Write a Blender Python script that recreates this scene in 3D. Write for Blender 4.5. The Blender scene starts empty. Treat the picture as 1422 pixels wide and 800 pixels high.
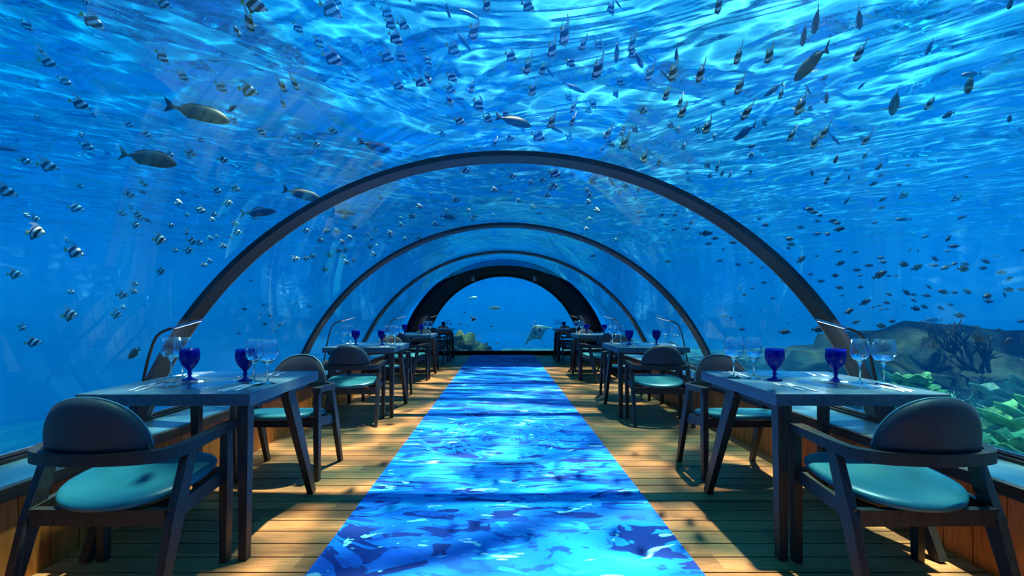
import bpy, bmesh, math, random
from mathutils import Vector, Matrix, noise
PI = math.pi
R = math.radians
S = bpy.context.scene
COL = S.collection
# ------------------------------------------------------------------ camera
CAM_H = 1.12
F = 632.0                      # focal length in pixels of the 1422 px frame
cd = bpy.data.cameras.new('camera')
cd.lens = 16.0; cd.sensor_width = 36.0; cd.sensor_fit = 'HORIZONTAL'
cd.shift_x = 14 / 1422; cd.shift_y = 36 / 1422
cd.clip_start = 0.05; cd.clip_end = 400
cam = bpy.data.objects.new('camera', cd); COL.objects.link(cam)
cam.location = (0, 0, CAM_H); cam.rotation_euler = (R(90), 0, 0)
S.camera = cam
# ------------------------------------------------------------------ colour management
S.view_settings.view_transform = 'Standard'; S.view_settings.look = 'None'
S.view_settings.gamma = 1.0; S.view_settings.use_curve_mapping = False
S.view_settings.exposure = 0.0
S.cycles.max_bounces = 10; S.cycles.transparent_max_bounces = 24
S.cycles.glossy_bounces = 4; S.cycles.transmission_bounces = 8; S.cycles.diffuse_bounces = 3
S.cycles.volume_bounces = 0
S.cycles.caustics_reflective = False; S.cycles.caustics_refractive = False
S.cycles.sample_clamp_indirect = 3.0
S.cycles.use_denoising = True

# ------------------------------------------------------------------ node helper
class NT:
    def __init__(s, tree): s.t = tree; s.n = tree.nodes; s.l = tree.links
    def add(s, typ, **kw):
        n = s.n.new(typ)
        ins = kw.pop('ins', {})
        for k, v in kw.items(): setattr(n, k, v)
        for k, v in ins.items():
            if isinstance(v, bpy.types.NodeSocket): s.l.new(v, n.inputs[k])
            else: n.inputs[k].default_value = v
        return n
    def math(s, op, a, b=None, c=None, clamp=False):
        n = s.n.new('ShaderNodeMath'); n.operation = op; n.use_clamp = clamp
        for i, v in enumerate((a, b, c)):
            if v is None: continue
            if isinstance(v, bpy.types.NodeSocket): s.l.new(v, n.inputs[i])
            else: n.inputs[i].default_value = v
        return n.outputs[0]
    def ramp(s, fac, stops, interp='LINEAR'):
        n = s.n.new('ShaderNodeValToRGB'); s.l.new(fac, n.inputs[0])
        cr = n.color_ramp; cr.interpolation = interp
        while len(cr.elements) < len(stops): cr.elements.new(0.5)
        for e, (p, c) in zip(cr.elements, stops):
            e.position = p; e.color = (c[0], c[1], c[2], 1) if len(c) == 3 else c
        return n.outputs[0]
    def mix(s, fac, a, b, blend='MIX'):
        n = s.n.new('ShaderNodeMix'); n.data_type = 'RGBA'; n.blend_type = blend
        for i, v in ((0, fac), (6, a), (7, b)):
            if isinstance(v, bpy.types.NodeSocket): s.l.new(v, n.inputs[i])
            else: n.inputs[i].default_value = v if i == 0 else ((v[0], v[1], v[2], 1))
        return n.outputs[2]
    def noise(s, vec, scale, detail=3, rough=0.5, dist=0.0, out=0):
        n = s.n.new('ShaderNodeTexNoise'); s.l.new(vec, n.inputs['Vector'])
        n.inputs['Scale'].default_value = scale; n.inputs['Detail'].default_value = detail
        n.inputs['Roughness'].default_value = rough; n.inputs['Distortion'].default_value = dist
        return n.outputs[out]
    def mapping(s, vec, loc=(0, 0, 0), rot=(0, 0, 0), scale=(1, 1, 1)):
        n = s.n.new('ShaderNodeMapping'); s.l.new(vec, n.inputs[0])
        n.inputs[1].default_value = loc; n.inputs[2].default_value = rot; n.inputs[3].default_value = scale
        return n.outputs[0]
    def sep(s, vec):
        n = s.n.new('ShaderNodeSeparateXYZ'); s.l.new(vec, n.inputs[0]); return n.outputs
    def comb(s, x, y, z):
        n = s.n.new('ShaderNodeCombineXYZ')
        for i, v in enumerate((x, y, z)):
            if isinstance(v, bpy.types.NodeSocket): s.l.new(v, n.inputs[i])
            else: n.inputs[i].default_value = v
        return n.outputs[0]

def new_mat(name):
    m = bpy.data.materials.new(name); m.use_nodes = True
    m.node_tree.nodes.clear()
    nt = NT(m.node_tree)
    nt.out = nt.add('ShaderNodeOutputMaterial')
    return m, nt

# ------------------------------------------------------------------ world: daylight in open water
w = bpy.data.worlds.new('open_water'); S.world = w; w.use_nodes = True
w.node_tree.nodes.clear(); nt = NT(w.node_tree)
tc = nt.add('ShaderNodeTexCoord').outputs['Generated']
x, y, z = nt.sep(tc)
base = nt.ramp(nt.math('ADD', nt.math('MULTIPLY', z, 0.5), 0.5),
    [(0.0, (0.0, 0.04, 0.20)), (0.40, (0.0, 0.075, 0.46)), (0.50, (0.0, 0.115, 0.64)),
     (0.60, (0.0, 0.33, 1.25)), (0.70, (0.0, 0.90, 2.1)), (0.85, (0.05, 1.50, 2.6)), (1.0, (0.14, 1.7, 2.6))])
# brighter towards the sunlit shallow side (+x), deeper blue straight ahead at eye level
side = nt.math('ADD', nt.math('MULTIPLY', x, 0.36), 1.0)
ahead = nt.math('SUBTRACT', 1.0, nt.math('MULTIPLY', nt.math('POWER', nt.math('MAXIMUM', y, 0.0), 9.0), 0.62))
k = nt.math('MULTIPLY', side, ahead)
colr = nt.mix(1.0, base, nt.comb(k, k, k), 'MULTIPLY')
gd = Vector((0.32, 0.72, 0.60)).normalized()
glow = nt.add('ShaderNodeVectorMath', operation='DOT_PRODUCT', ins={0: tc, 1: gd}).outputs['Value']
glow = nt.math('POWER', nt.math('MAXIMUM', glow, 0.0), 7.0)
colr = nt.mix(1.0, colr, nt.mix(glow, (0, 0, 0), (0.42, 1.1, 0.9)), 'ADD')
bg = nt.add('ShaderNodeBackground', ins={'Color': colr, 'Strength': 1.12})
nt.add('ShaderNodeOutputWorld', ins={'Surface': bg.outputs[0]})
# ------------------------------------------------------------------ sun, seen through the rippled sea surface
sd = bpy.data.lights.new('sun', 'SUN'); sd.energy = 32.0; sd.angle = R(1.3); sd.color = (1.0, 0.76, 0.50)
sun = bpy.data.objects.new('sun', sd); COL.objects.link(sun)
sun.rotation_euler = Vector((-0.16, -0.10, -1)).to_track_quat('-Z', 'Y').to_euler()

# ------------------------------------------------------------------ object helpers
def tag(o, label=None, cat=None, group=None, kind=None):
    if label: o['label'] = label
    if cat: o['category'] = cat
    if group: o['group'] = group
    if kind: o['kind'] = kind
    return o
def finish(name, bm, mat, parent=None, smooth=False, bevel=0, auto=None, recalc=True):
    if bevel:
        bmesh.ops.bevel(bm, geom=[e for e in bm.edges if len(e.link_faces) == 2 and e.calc_face_angle(0) > 0.6], offset=bevel, segments=2, affect='EDGES', profile=0.6, clamp_overlap=True)
    if recalc: bmesh.ops.recalc_face_normals(bm, faces=bm.faces[:])
    me = bpy.data.meshes.new(name)
    if smooth:
        for f in bm.faces: f.smooth = True
        if auto:
            for e in bm.edges:
                if len(e.link_faces) == 2 and e.calc_face_angle(0) > R(auto): e.smooth = False
    bm.to_mesh(me); bm.free()
    mats = mat if isinstance(mat, (list, tuple)) else [mat]
    for m in mats: me.materials.append(m)
    o = bpy.data.objects.new(name, me); COL.objects.link(o)
    if parent: o.parent = parent
    return o
def structure(name, bm, mat, **kw):
    o = finish(name, bm, mat, **kw); o['kind'] = 'structure'; return o
def empty(name, loc=(0, 0, 0), rz=0):
    o = bpy.data.objects.new(name, None); COL.objects.link(o)
    o.location = loc; o.rotation_euler = (0, 0, rz); o.empty_display_size = 0.1
    return o
def copy_tree(o, parent=None):
    c = o.copy(); COL.objects.link(c); c.parent = parent
    for ch in list(o.children): copy_tree(ch, c)
    return c
def V(*a): return Vector(a)
def box(bm, c, s, M=None):
    T = Matrix.Translation(V(*c))
    if M is not None: T = T @ M
    return bmesh.ops.create_cube(bm, size=1, matrix=T @ Matrix.Diagonal((s[0], s[1], s[2], 1)))['verts']
def loft(bm, rings, cap=True, closed=True):
    """rings: lists of points, equal counts; joins them."""
    vs = [[bm.verts.new(p) for p in r] for r in rings]
    n = len(vs[0])
    for a, b in zip(vs, vs[1:]):
        for i in range(n if closed else n - 1):
            j = (i + 1) % n
            bm.faces.new((a[i], a[j], b[j], b[i]))
    if cap:
        bm.faces.new(vs[0][::-1]); bm.faces.new(vs[-1])
    return vs
def frame_at(t, up=Vector((0, 0, 1))):
    t = t.normalized()
    s = t.cross(up)
    if s.length < 1e-4: s = t.cross(Vector((1, 0, 0)))
    s.normalize(); return s, s.cross(t).normalized()
def bar(bm, pts, sizes, up=(0, 0, 1), seg=4, power=None):
    """rectangular (seg 4) or round bar along pts; sizes (width, height) per point."""
    pts = [Vector(p) for p in pts]; up = Vector(up)
    if not isinstance(sizes, list): sizes = [sizes] * len(pts)
    rings = []
    for i, p in enumerate(pts):
        t = (pts[min(i + 1, len(pts) - 1)] - pts[max(i - 1, 0)])
        s, u = frame_at(t, up)
        a, b = sizes[i]
        if seg == 4: r = [p + s * (sx * a / 2) + u * (sy * b / 2) for sx, sy in ((-1, -1), (1, -1), (1, 1), (-1, 1))]
        else: r = [p + s * (math.cos(2 * PI * k / seg) * a / 2) + u * (math.sin(2 * PI * k / seg) * b / 2) for k in range(seg)]
        rings.append(r)
    loft(bm, rings)
def lathe(bm, prof, seg=24, c=(0, 0, 0), close=False):
    c = Vector(c); rows = []
    for r, zz in prof:
        if r < 1e-5: rows.append([bm.verts.new(c + V(0, 0, zz))])
        else: rows.append([bm.verts.new(c + V(r * math.cos(2 * PI * k / seg), r * math.sin(2 * PI * k / seg), zz)) for k in range(seg)])
    if close: rows.append(rows[0])
    for a, b in zip(rows, rows[1:]):
        for k in range(seg):
            j = (k + 1) % seg
            if len(a) == 1 and len(b) == 1: continue
            if len(a) == 1: bm.faces.new((a[0], b[k], b[j]))
            elif len(b) == 1: bm.faces.new((a[k], a[j], b[0]))
            else: bm.faces.new((a[k], a[j], b[j], b[k]))
def smooth_path(pts, n=6):
    pts = [Vector(p) for p in pts]; out = []
    P = [pts[0] * 2 - pts[1]] + pts + [pts[-1] * 2 - pts[-2]]
    for i in range(1, len(P) - 2):
        for k in range(n):
            t = k / n
            out.append(0.5 * ((2 * P[i]) + (P[i + 1] - P[i - 1]) * t + (2 * P[i - 1] - 5 * P[i] + 4 * P[i + 1] - P[i + 2]) * t * t + (3 * P[i] - P[i - 1] - 3 * P[i + 1] + P[i + 2]) * t ** 3))
    out.append(pts[-1]); return out

# ------------------------------------------------------------------ materials
def principled(name, color, rough=0.5, metal=0.0, spec=0.5, coat=0.0, bump=None, var=None):
    """plain material with a little procedural variation; var=(scale, amount, stretch)."""
    m, nt = new_mat(name)
    p = nt.add('ShaderNodeBsdfPrincipled', ins={'Roughness': rough, 'Metallic': metal, 'Specular IOR Level': spec, 'Coat Weight': coat})
    tcn = nt.add('ShaderNodeTexCoord').outputs['Object']
    if var:
        v = nt.mapping(tcn, scale=var[2] if len(var) > 2 else (1, 1, 1))
        n = nt.noise(v, var[0], 4, 0.6)
        lo = tuple(c * (1 - var[1]) for c in color); hi = tuple(min(1, c * (1 + var[1])) for c in color)
        nt.l.new(nt.ramp(n, [(0.3, lo), (0.7, hi)]), p.inputs['Base Color'])
    else: p.inputs['Base Color'].default_value = (*color, 1)
    if bump:
        v = nt.mapping(tcn, scale=bump[2] if len(bump) > 2 else (1, 1, 1))
        b = nt.add('ShaderNodeBump', ins={'Height': nt.noise(v, bump[0], 3), 'Strength': bump[1], 'Distance': 0.01})
        nt.l.new(b.outputs[0], p.inputs['Normal'])
    nt.l.new(p.outputs[0], nt.out.inputs[0])
    return m
M = {}
M['dark_oak'] = principled('dark_oak', (0.020, 0.021, 0.023), 0.45, var=(9, 0.5, (6, 6, 0.7)), bump=(30, 0.25, (6, 6, 0.5)))
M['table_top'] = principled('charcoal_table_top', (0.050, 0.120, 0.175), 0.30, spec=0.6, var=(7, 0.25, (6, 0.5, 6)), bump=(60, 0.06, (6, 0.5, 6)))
M['seat_leather'] = principled('teal_leather', (0.014, 0.15, 0.205), 0.36, spec=0.6, var=(5, 0.12), bump=(180, 0.08))
M['back_leather'] = principled('charcoal_leather', (0.026, 0.036, 0.050), 0.5, var=(6, 0.15), bump=(200, 0.08))
M['piping'] = principled('teal_piping', (0.12, 0.27, 0.33), 0.4)
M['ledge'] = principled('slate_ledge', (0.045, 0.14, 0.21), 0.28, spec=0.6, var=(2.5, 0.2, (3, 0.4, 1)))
M['nosing'] = principled('dark_nosing', (0.022, 0.022, 0.024), 0.5, var=(6, 0.4, (4, 0.4, 4)))
M['rib'] = principled('dark_steel_rib', (0.055, 0.055, 0.065), 0.45, metal=0.3, var=(2.2, 0.35))
M['ring'] = principled('end_ring_steel', (0.003, 0.005, 0.014), 0.8, spec=0.1)
M['black'] = principled('black_rubber', (0.008, 0.008, 0.009), 0.5)
M['alu'] = principled('brushed_aluminium', (0.45, 0.5, 0.55), 0.3, metal=0.9)
M['white_metal'] = principled('white_enamel', (0.75, 0.8, 0.85), 0.4)
M['steel'] = principled('polished_steel', (0.95, 0.97, 1.0), 0.38, metal=0.75)
M['hull'] = principled('hull_concrete', (0.12, 0.13, 0.14), 0.8, var=(3, 0.3))
def m_deck():
    m, nt = new_mat('teak_deck')
    tcn = nt.add('ShaderNodeTexCoord').outputs['Object']
    x, y, z = nt.sep(tcn)
    bid = nt.math('FLOOR', nt.math('DIVIDE', y, 0.125))
    seg = nt.math('FLOOR', nt.math('DIVIDE', nt.math('ADD', x, nt.math('MULTIPLY', bid, 0.77)), 1.9))
    wn = nt.add('ShaderNodeTexWhiteNoise', noise_dimensions='2D', ins={0: nt.comb(bid, seg, 0.0)})
    grain = nt.noise(nt.mapping(tcn, scale=(1.3, 22, 1)), 4, 6, 0.65, 0.6)
    fine = nt.noise(nt.mapping(tcn, scale=(4, 120, 1)), 3, 3, 0.6)
    c = nt.ramp(grain, [(0.25, (0.12, 0.040, 0.012)), (0.5, (0.32, 0.108, 0.030)), (0.75, (0.52, 0.215, 0.070))])
    c = nt.mix(0.35, c, nt.ramp(fine, [(0.3, (0.12, 0.06, 0.03)), (0.7, (0.45, 0.27, 0.13))]))
    k = nt.math('ADD', nt.math('MULTIPLY', wn.outputs[0], 0.75), 0.6)
    c = nt.mix(1.0, c, nt.comb(k, k, k), 'MULTIPLY')
    p = nt.add('ShaderNodeBsdfPrincipled', ins={'Base Color': c, 'Roughness': 0.5})
    b = nt.add('ShaderNodeBump', ins={'Height': grain, 'Strength': 0.3, 'Distance': 0.004}); nt.l.new(b.outputs[0], p.inputs['Normal'])
    nt.l.new(p.outputs[0], nt.out.inputs[0]); return m
M['deck'] = m_deck()
def m_cedar():
    m, nt = new_mat('cedar_panelling')
    tcn = nt.add('ShaderNodeTexCoord').outputs['Object']
    x, y, z = nt.sep(tcn)
    bid = nt.math('FLOOR', nt.math('DIVIDE', y, 0.137))
    wn = nt.add('ShaderNodeTexWhiteNoise', noise_dimensions='1D', ins={'W': bid})
    g = nt.noise(nt.mapping(tcn, scale=(14, 14, 1.2)), 4, 5, 0.6, 0.8)
    c = nt.ramp(g, [(0.25, (0.38, 0.10, 0.015)), (0.55, (0.70, 0.20, 0.032)), (0.8, (0.85, 0.28, 0.055))])
    k = nt.math('ADD', nt.math('MULTIPLY', wn.outputs[0], 0.5), 0.7)
    c = nt.mix(1.0, c, nt.comb(k, k, k), 'MULTIPLY')
    p = nt.add('ShaderNodeBsdfPrincipled', ins={'Base Color': c, 'Roughness': 0.42})
    nt.l.new(p.outputs[0], nt.out.inputs[0]); return m
M['cedar'] = m_cedar()
def m_runner():
    """printed water pattern: pale, mid and navy patches, stretched sideways, rings where a drop fell."""
    m, nt = new_mat('runner_print')
    tcn = nt.add('ShaderNodeTexCoord').outputs['Object']
    x, y, z = nt.sep(tcn)
    # stretch grows along the runner: long flat ripples further on, open blobs near its start
    t = nt.math('MULTIPLY', nt.math('SUBTRACT', y, 2.3), 0.55, clamp=True)
    rx = x; ry = nt.math('SUBTRACT', y, 4.15)
    rr = nt.math('SQRT', nt.math('ADD', nt.math('MULTIPLY', rx, rx), nt.math('MULTIPLY', nt.math('MULTIPLY', ry, ry), 0.85)))
    near_ring = nt.math('SUBTRACT', 1.0, nt.math('MULTIPLY', rr, 1.15), clamp=True)
    flat = nt.comb(nt.math('MULTIPLY', x, 1.1), nt.math('MULTIPLY', y, 4.2), 0.0)
    blob = nt.comb(nt.math('MULTIPLY', x, 1.9), nt.math('MULTIPLY', y, 2.9), 0.0)
    wv = nt.add('ShaderNodeMix', data_type='VECTOR', ins={0: t, 4: blob, 5: flat}).outputs[1]
    amp = nt.math('MULTIPLY', nt.math('MULTIPLY', nt.math('SINE', nt.math('MULTIPLY', rr, 17.0)), 0.8), nt.math('MULTIPLY', near_ring, 1.5, clamp=True))
    inv = nt.math('DIVIDE', amp, nt.math('ADD', rr, 0.08))
    push = nt.comb(nt.math('MULTIPLY', rx, inv), nt.math('MULTIPLY', ry, nt.math('MULTIPLY', inv, 2.2)), 0.0)
    wv = nt.add('ShaderNodeVectorMath', operation='ADD', ins={0: wv, 1: push}).outputs[0]
    n1 = nt.noise(wv, 1.15, 3.2, 0.55, 1.6)
    n2 = nt.noise(nt.mapping(wv, loc=(7.3, 2.1, 4)), 1.5, 3.0, 0.55, 1.9)
    n3 = nt.noise(nt.mapping(wv, loc=(1.3, 9.1, 2)), 0.7, 2, 0.5, 0.6)
    base = nt.ramp(n3, [(0.30, (0.0, 0.10, 0.62)), (0.48, (0.0, 0.20, 0.80)), (0.62, (0.0, 0.29, 0.88)), (0.75, (0.01, 0.40, 0.93))])
    navy = nt.ramp(n1, [(0.412, (1, 1, 1)), (0.428, (0, 0, 0))])
    mid = nt.ramp(n2, [(0.41, (1, 1, 1)), (0.45, (0, 0, 0))])
    pale = nt.ramp(n2, [(0.645, (0, 0, 0)), (0.665, (1, 1, 1))])
    cyan = nt.ramp(n1, [(0.60, (0, 0, 0)), (0.64, (1, 1, 1))])
    c = nt.mix(mid, base, (0.0, 0.085, 0.52))
    c = nt.mix(cyan, c, (0.01, 0.40, 0.93))
    c = nt.mix(navy, c, (0.0, 0.030, 0.26))
    c = nt.mix(pale, c, (0.26, 0.78, 0.98))
    p = nt.add('ShaderNodeBsdfPrincipled', ins={'Base Color': c, 'Roughness': 0.85, 'Specular IOR Level': 0.2, 'Sheen Weight': 0.1})
    b = nt.add('ShaderNodeBump', ins={'Height': nt.noise(tcn, 260, 2), 'Strength': 0.4, 'Distance': 0.004}); nt.l.new(b.outputs[0], p.inputs['Normal'])
    nt.l.new(p.outputs[0], nt.out.inputs[0]); return m
M['runner'] = m_runner()
def m_thin_glass(name, tint=(0.96, 0.99, 1.0), lo=0.03, hi=0.75, rough=0.0, power=4.0, gloss=(1, 1, 1)):
    """clear sheet: light passes straight through, reflection grows at grazing angles."""
    m, nt = new_mat(name)
    lw = nt.add('ShaderNodeLayerWeight', ins={'Blend': 0.5})
    f = nt.math('POWER', lw.outputs['Facing'], power)
    f = nt.math('ADD', nt.math('MULTIPLY', f, hi), lo, clamp=True)
    tr = nt.add('ShaderNodeBsdfTransparent', ins={'Color': (*tint, 1)})
    gl = nt.add('ShaderNodeBsdfGlossy', ins={'Color': (*gloss, 1), 'Roughness': rough})
    mx = nt.add('ShaderNodeMixShader', ins={0: f, 1: tr.outputs[0], 2: gl.outputs[0]})
    nt.l.new(mx.outputs[0], nt.out.inputs[0]); return m
M['acrylic'] = m_thin_glass('acrylic_sheet', (0.985, 0.995, 1.0), 0.03, 0.50, 0.0, 3.2, (0.18, 0.75, 1.0))
def m_glass(name, col):
    m, nt = new_mat(name)
    g = nt.add('ShaderNodeBsdfGlass', ins={'Color': (*col, 1), 'Roughness': 0.0, 'IOR': 1.48}); nt.l.new(g.outputs[0], nt.out.inputs[0]); return m
M['wine_glass'] = m_glass('wine_glass', (0.95, 0.99, 1.0))
M['thin_glass'] = m_thin_glass('thin_wine_glass', (0.93, 0.98, 1.0), 0.05, 0.8, 0.01, 2.5)
M['plate_glass'] = m_thin_glass('glass_plate', (0.80, 0.93, 0.98), 0.08, 0.5, 0.05, 2.5)
def m_cobalt():
    m, nt = new_mat('cobalt_glass')
    tr = nt.add('ShaderNodeBsdfTransparent', ins={'Color': (0.015, 0.02, 0.42, 1)})
    p = nt.add('ShaderNodeBsdfPrincipled', ins={'Base Color': (0.004, 0.004, 0.55, 1), 'Roughness': 0.08, 'Specular IOR Level': 0.8})
    mx = nt.add('ShaderNodeMixShader', ins={0: 0.55, 1: tr.outputs[0], 2: p.outputs[0]})
    nt.l.new(mx.outputs[0], nt.out.inputs[0]); return m
M['cobalt'] = m_cobalt()
def m_emit(name, col, s):
    m, nt = new_mat(name)
    e = nt.add('ShaderNodeEmission', ins={'Color': (*col, 1), 'Strength': s}); nt.l.new(e.outputs[0], nt.out.inputs[0]); return m
M['led'] = m_emit('led_strip', (0.65, 0.88, 1.0), 1.6)
def m_surface():
    """sea surface from below: lets the sky through where steep, mirrors the deep where grazing."""
    m, nt = new_mat('sea_surface')
    g = nt.add('ShaderNodeNewGeometry')
    pos = g.outputs['Position']
    px, py, pz = nt.sep(pos)
    # long crests running roughly across the tunnel, bowed away from it
    bow = nt.math('ADD', py, nt.math('MULTIPLY', nt.math('SQRT', nt.math('ADD', nt.math('MULTIPLY', px, px), 6.0)), 0.42))
    v = nt.comb(nt.math('MULTIPLY', px, 0.8), bow, 0.0)
    a = nt.noise(v, 0.32, 2.6, 0.5, 1.3)
    b = nt.noise(nt.mapping(v, loc=(31, 4, 0)), 1.6, 3, 0.5, 0.6)
    h = nt.math('ADD', nt.math('MULTIPLY', a, 6.5), nt.math('MULTIPLY', b, 0.15))
    # far out the small waves even out
    far = nt.add('ShaderNodeVectorMath', operation='LENGTH', ins={0: pos}).outputs['Value']
    calm = nt.add('ShaderNodeMapRange', ins={0: far, 1: 12.0, 2: 70.0, 3: 1.0, 4: 0.12}).outputs[0]
    bump = nt.add('ShaderNodeBump', ins={'Height': h, 'Strength': calm, 'Distance': 1.0})
    dt = nt.add('ShaderNodeVectorMath', operation='DOT_PRODUCT', ins={0: g.outputs['Incoming'], 1: bump.outputs[0]}).outputs['Value']
    d = nt.math('ABSOLUTE', dt)
    T = nt.add('ShaderNodeMapRange', interpolation_type='SMOOTHSTEP', ins={0: d, 1: 0.30, 2: 0.86, 3: 0.05, 4: 1.0}).outputs[0]
    # caustic light painted into the see-through tint: bright network, dimmer cells
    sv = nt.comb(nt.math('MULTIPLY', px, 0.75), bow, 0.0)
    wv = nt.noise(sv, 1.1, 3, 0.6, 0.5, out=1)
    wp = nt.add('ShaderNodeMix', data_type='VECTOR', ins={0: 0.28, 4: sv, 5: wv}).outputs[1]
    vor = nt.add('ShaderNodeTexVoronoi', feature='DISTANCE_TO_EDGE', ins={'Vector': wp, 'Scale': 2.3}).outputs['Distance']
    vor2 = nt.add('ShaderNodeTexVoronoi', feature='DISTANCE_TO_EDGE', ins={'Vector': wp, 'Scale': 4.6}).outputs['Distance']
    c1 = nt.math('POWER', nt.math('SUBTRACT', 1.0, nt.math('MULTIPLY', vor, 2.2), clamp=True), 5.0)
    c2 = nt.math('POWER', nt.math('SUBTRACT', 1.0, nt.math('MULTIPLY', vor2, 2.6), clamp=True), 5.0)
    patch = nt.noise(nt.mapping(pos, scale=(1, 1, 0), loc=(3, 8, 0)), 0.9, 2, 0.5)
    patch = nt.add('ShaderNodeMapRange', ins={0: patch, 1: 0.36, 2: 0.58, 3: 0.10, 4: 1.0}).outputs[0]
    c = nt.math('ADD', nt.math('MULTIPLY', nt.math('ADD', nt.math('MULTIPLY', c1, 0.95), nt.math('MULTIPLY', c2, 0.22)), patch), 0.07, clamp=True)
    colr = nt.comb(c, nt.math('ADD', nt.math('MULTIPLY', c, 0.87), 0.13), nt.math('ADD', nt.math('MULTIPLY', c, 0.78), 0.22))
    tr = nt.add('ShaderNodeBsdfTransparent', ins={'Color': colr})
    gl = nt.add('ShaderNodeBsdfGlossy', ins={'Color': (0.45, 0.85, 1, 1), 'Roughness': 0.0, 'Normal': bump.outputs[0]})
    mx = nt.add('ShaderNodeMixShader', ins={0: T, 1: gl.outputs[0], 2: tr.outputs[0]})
    nt.l.new(mx.outputs[0], nt.out.inputs[0]); return m
M['sea'] = m_surface()
def m_water():
    m, nt = new_mat('sea_water')
    v = nt.add('ShaderNodeVolumeScatter', ins={'Color': (0.0, 0.175, 0.90, 1), 'Density': 0.042, 'Anisotropy': 0.2})
    a = nt.add('ShaderNodeVolumeAbsorption', ins={'Color': (0.0, 0.80, 0.985, 1), 'Density': 0.11})
    ad = nt.add('ShaderNodeAddShader', ins={0: v.outputs[0], 1: a.outputs[0]})
    nt.l.new(ad.outputs[0], nt.out.inputs['Volume']); return m
M['water'] = m_water()
# ================================================================== THE TUNNEL
CX = 0.045; RAD = 2.565; CZ = CAM_H - 1.524; SEA = 5.6
Y0, Y1, YE = -2.9, 9.75, 12.64
PH0 = math.asin((0.40 - CZ) / RAD)
def arc(rad, cz, ph0, n, y):
    return [V(CX + rad * math.cos(ph0 + (PI - 2 * ph0) * i / n), y, cz + rad * math.sin(ph0 + (PI - 2 * ph0) * i / n)) for i in range(n + 1)]
def arch_shell(bm, r0, r1, cz, y0, y1, ph0=None, n=72, ny=1):
    """solid curved sheet between radii r0 and r1."""
    ph0 = PH0 if ph0 is None else ph0
    ys = [y0 + (y1 - y0) * k / ny for k in range(ny + 1)]
    ph1 = ph0
    rings = []
    for i in range(n + 1):
        a = ph0 + (PI - 2 * ph0) * i / n
        c, s_ = math.cos(a), math.sin(a)
        ring = [V(CX + r0 * c, yy, cz + r0 * s_) for yy in ys] + [V(CX + r1 * c, yy, cz + r1 * s_) for yy in reversed(ys)]
        rings.append(ring)
    loft(bm, rings)
# deck
bm = bmesh.new()
yy = Y0
while yy < YE + 0.1:
    box(bm, (CX, yy + 0.0585, -0.011), (4.16, 0.115, 0.022)); yy += 0.125
structure('floor', bm, M['deck'])
bm = bmesh.new(); box(bm, (CX, (Y0 + YE) / 2, -0.075), (4.3, YE - Y0 + 0.6, 0.10))
structure('floor_joist_bed', bm, M['black'])
# knee walls of upright cedar boards, ledges and the glass footing on both sides
for sgn, nm in ((-1, 'left'), (1, 'right')):
    bm = bmesh.new(); xx = CX + sgn * 2.055
    yy = Y0
    while yy < YE - 0.36:
        box(bm, (xx + sgn * 0.012, yy + 0.0655, 0.19), (0.024, 0.131, 0.38)); yy += 0.137
    structure('wall_' + nm, bm, M['cedar'])
    bm = bmesh.new(); box(bm, (xx + sgn * 0.05, (Y0 + YE - 0.25) / 2, 0.19), (0.05, YE - 0.25 - Y0, 0.378))
    structure('wall_' + nm + '_backing', bm, M['black'])
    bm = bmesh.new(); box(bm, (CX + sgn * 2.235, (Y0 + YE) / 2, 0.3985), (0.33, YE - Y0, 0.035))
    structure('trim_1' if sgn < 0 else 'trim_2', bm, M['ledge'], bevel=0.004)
    bm = bmesh.new(); box(bm, (CX + sgn * 2.052, (Y0 + YE) / 2, 0.392), (0.036, YE - Y0, 0.056))
    structure('trim_3' if sgn < 0 else 'trim_4', bm, M['nosing'], bevel=0.004)
    bm = bmesh.new()
    box(bm, (CX + sgn * 2.375, (Y0 + Y1) / 2, 0.425), (0.012, Y1 - Y0, 0.018)); box(bm, (CX + sgn * 2.408, (Y0 + Y1) / 2, 0.428), (0.018, Y1 - Y0, 0.028))
    structure('baseboard_' + nm, bm, M['black'])
    bm = bmesh.new(); box(bm, (CX + sgn * 2.435, (Y0 + Y1) / 2, 0.432), (0.014, Y1 - Y0, 0.03))
    structure('baseboard_' + nm + '_channel', bm, M['alu'])
    bm = bmesh.new(); box(bm, (CX + sgn * 2.50, (Y0 + YE) / 2, -0.1), (0.36, YE - Y0, 0.96))
    structure('wall_' + nm + '_footing', bm, M['hull'])
# acrylic panels, one per bay, and the dark ribs over their joints
ribs = [-1.66, 0.61, 2.88, 5.15, 7.42]
edges = [Y0] + [r + 0.08 for r in ribs] + [Y1]
for i, (a, b) in enumerate(zip(edges, edges[1:])):
    bm = bmesh.new(); arch_shell(bm, RAD, RAD + 0.11, CZ, a + 0.006, b - 0.006)
    o = structure('window_%d' % (i + 1), bm, M['acrylic'], smooth=True, auto=40)
for i, r in enumerate(ribs[1:]):
    bm = bmesh.new(); arch_shell(bm, RAD - 0.035, RAD - 0.002, CZ, r + 0.01, r + 0.15)
    structure('trim_%d' % (i + 5), bm, M['rib'], smooth=True, auto=40)
    bm = bmesh.new(); arch_shell(bm, RAD - 0.038, RAD + 0.004, CZ, r + 0.15, r + 0.158)
    structure('trim_%d' % (i + 9), bm, M['alu'], smooth=True, auto=40)
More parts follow.
